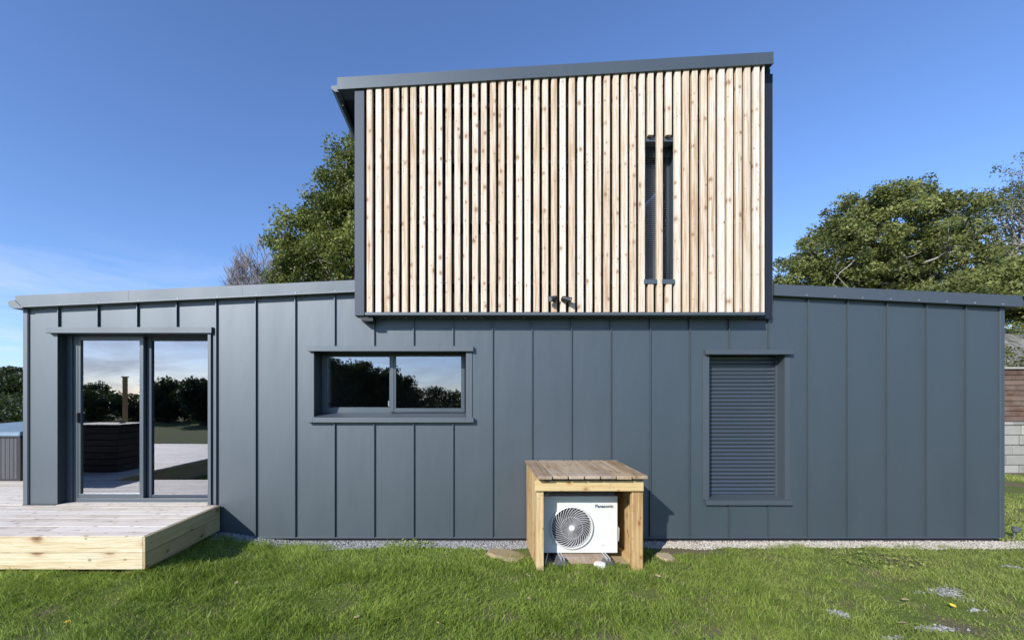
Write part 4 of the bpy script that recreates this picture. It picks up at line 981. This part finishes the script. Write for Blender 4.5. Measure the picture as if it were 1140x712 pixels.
for x in np.arange(8.5, 24, 1.85):
    m = MB(); m.box(x, x + .08, 5.185, 5.26, zc - .1, z + .01); m.build('post', M['fence_wood'], ft)
gp = MB(); x = 6.9; 
# small grey ground spike light by the corner
d = 1.62 * F / (592 - 445.5); lx, ly = (1129 - 521) * d / F, d - D0
gl_ = empty('garden_spike_light', (lx, ly, 0), 'small grey spike lamp in the grass beside the right house corner', 'lamp')
m = MB(); m.tube([(lx, ly, -.05), (lx, ly, .09)], [.004, .012], 8); m.build('spike', M['gutter'], gl_)
m = MB(); m.tube([(lx, ly, .09), (lx, ly - .01, .105), (lx + .01, ly - .02, .15)], [.02, .035, .045], 14); m.build('lamp_head', M['gutter'], gl_)

# ------------------------------------------------------------------ light, sky, camera
sunv = Vector((-.78, -1, .67)).normalized()      # towards the sun
elev = math.asin(sunv.z); az = math.atan2(sunv.x, sunv.y)
sl = bpy.data.lights.new('sun', 'SUN'); sl.energy = 4.2; sl.angle = R(.5); sl.color = (1, .965, .92)
so_ = bpy.data.objects.new('sun', sl); col.objects.link(so_); so_.rotation_euler = sunv.to_track_quat('Z', 'Y').to_euler()
w = bpy.data.worlds.new('World'); sc.world = w; w.use_nodes = True; nt = w.node_tree; bg = nt.nodes['Background']
sky = nt.nodes.new('ShaderNodeTexSky'); sky.sky_type = 'NISHITA'; sky.sun_disc = False; sky.sun_elevation = elev; sky.sun_rotation = az
sky.air_density = 1.0; sky.dust_density = .35; sky.ozone_density = 3.6; sky.altitude = 50
tc = nt.nodes.new('ShaderNodeTexCoord')
def N(t, **k):
    n = nt.nodes.new(t)
    for a, b in k.items():
        if a.startswith('_'): setattr(n, a[1:], b)
        elif isinstance(b, bpy.types.NodeSocket): nt.links.new(b, n.inputs[a])
        else: n.inputs[a].default_value = b
    return n
mp = N('ShaderNodeMapping'); nt.links.new(tc.outputs['Generated'], mp.inputs[0]); mp.inputs['Scale'].default_value = (2.2, 2.2, 9.0); mp.inputs['Rotation'].default_value = (0.18, -.12, 0)
ns = N('ShaderNodeTexNoise', Scale=1.7, Detail=8, Roughness=.62, Distortion=.5); nt.links.new(mp.outputs[0], ns.inputs['Vector'])
rp = nt.nodes.new('ShaderNodeValToRGB'); nt.links.new(ns.outputs['Fac'], rp.inputs[0]); rp.color_ramp.elements[0].position = .43; rp.color_ramp.elements[1].position = .62
sp = N('ShaderNodeSeparateXYZ'); nt.links.new(tc.outputs['Generated'], sp.inputs[0])
hr = nt.nodes.new('ShaderNodeValToRGB'); nt.links.new(sp.outputs[2], hr.inputs[0]); e = hr.color_ramp.elements; e[0].position = .0; e[0].color = (.8, .8, .8, 1); e[1].position = .30; e[1].color = (0, 0, 0, 1)
ml = N('ShaderNodeMath', _operation='MULTIPLY'); nt.links.new(rp.outputs[0], ml.inputs[0]); nt.links.new(hr.outputs[0], ml.inputs[1])
mx = nt.nodes.new('ShaderNodeMix'); mx.data_type = 'RGBA'; nt.links.new(ml.outputs[0], mx.inputs[0]); nt.links.new(sky.outputs[0], mx.inputs[6]); mx.inputs[7].default_value = (5.2, 5.1, 4.9, 1)
tn = nt.nodes.new('ShaderNodeMix'); tn.data_type = 'RGBA'; tn.blend_type = 'MULTIPLY'; tn.inputs[0].default_value = 1; nt.links.new(mx.outputs[2], tn.inputs[6]); tn.inputs[7].default_value = (.96, 1.06, 1.32, 1); nt.links.new(tn.outputs[2], bg.inputs[0]); bg.inputs[1].default_value = .125

cam = bpy.data.cameras.new('camera'); co_ = bpy.data.objects.new('camera', cam); col.objects.link(co_); sc.camera = co_
co_.location = (0, -D0, CZ); co_.rotation_euler = (R(90), 0, 0)
cam.sensor_width = 36; cam.lens = 36 * F / 1140; cam.shift_x = (570 - 521) / 1140; cam.shift_y = (445.5 - 356) / 1140; cam.clip_end = 2000; cam.clip_start = .05
sc.view_settings.view_transform = 'Standard'; sc.view_settings.look = 'None'; sc.view_settings.exposure = .45; sc.view_settings.gamma = 1
sc.render.engine = 'CYCLES'; sc.cycles.use_denoising = True; sc.cycles.max_bounces = 7; sc.cycles.transparent_max_bounces = 12; sc.cycles.caustics_reflective = False; sc.cycles.caustics_refractive = False
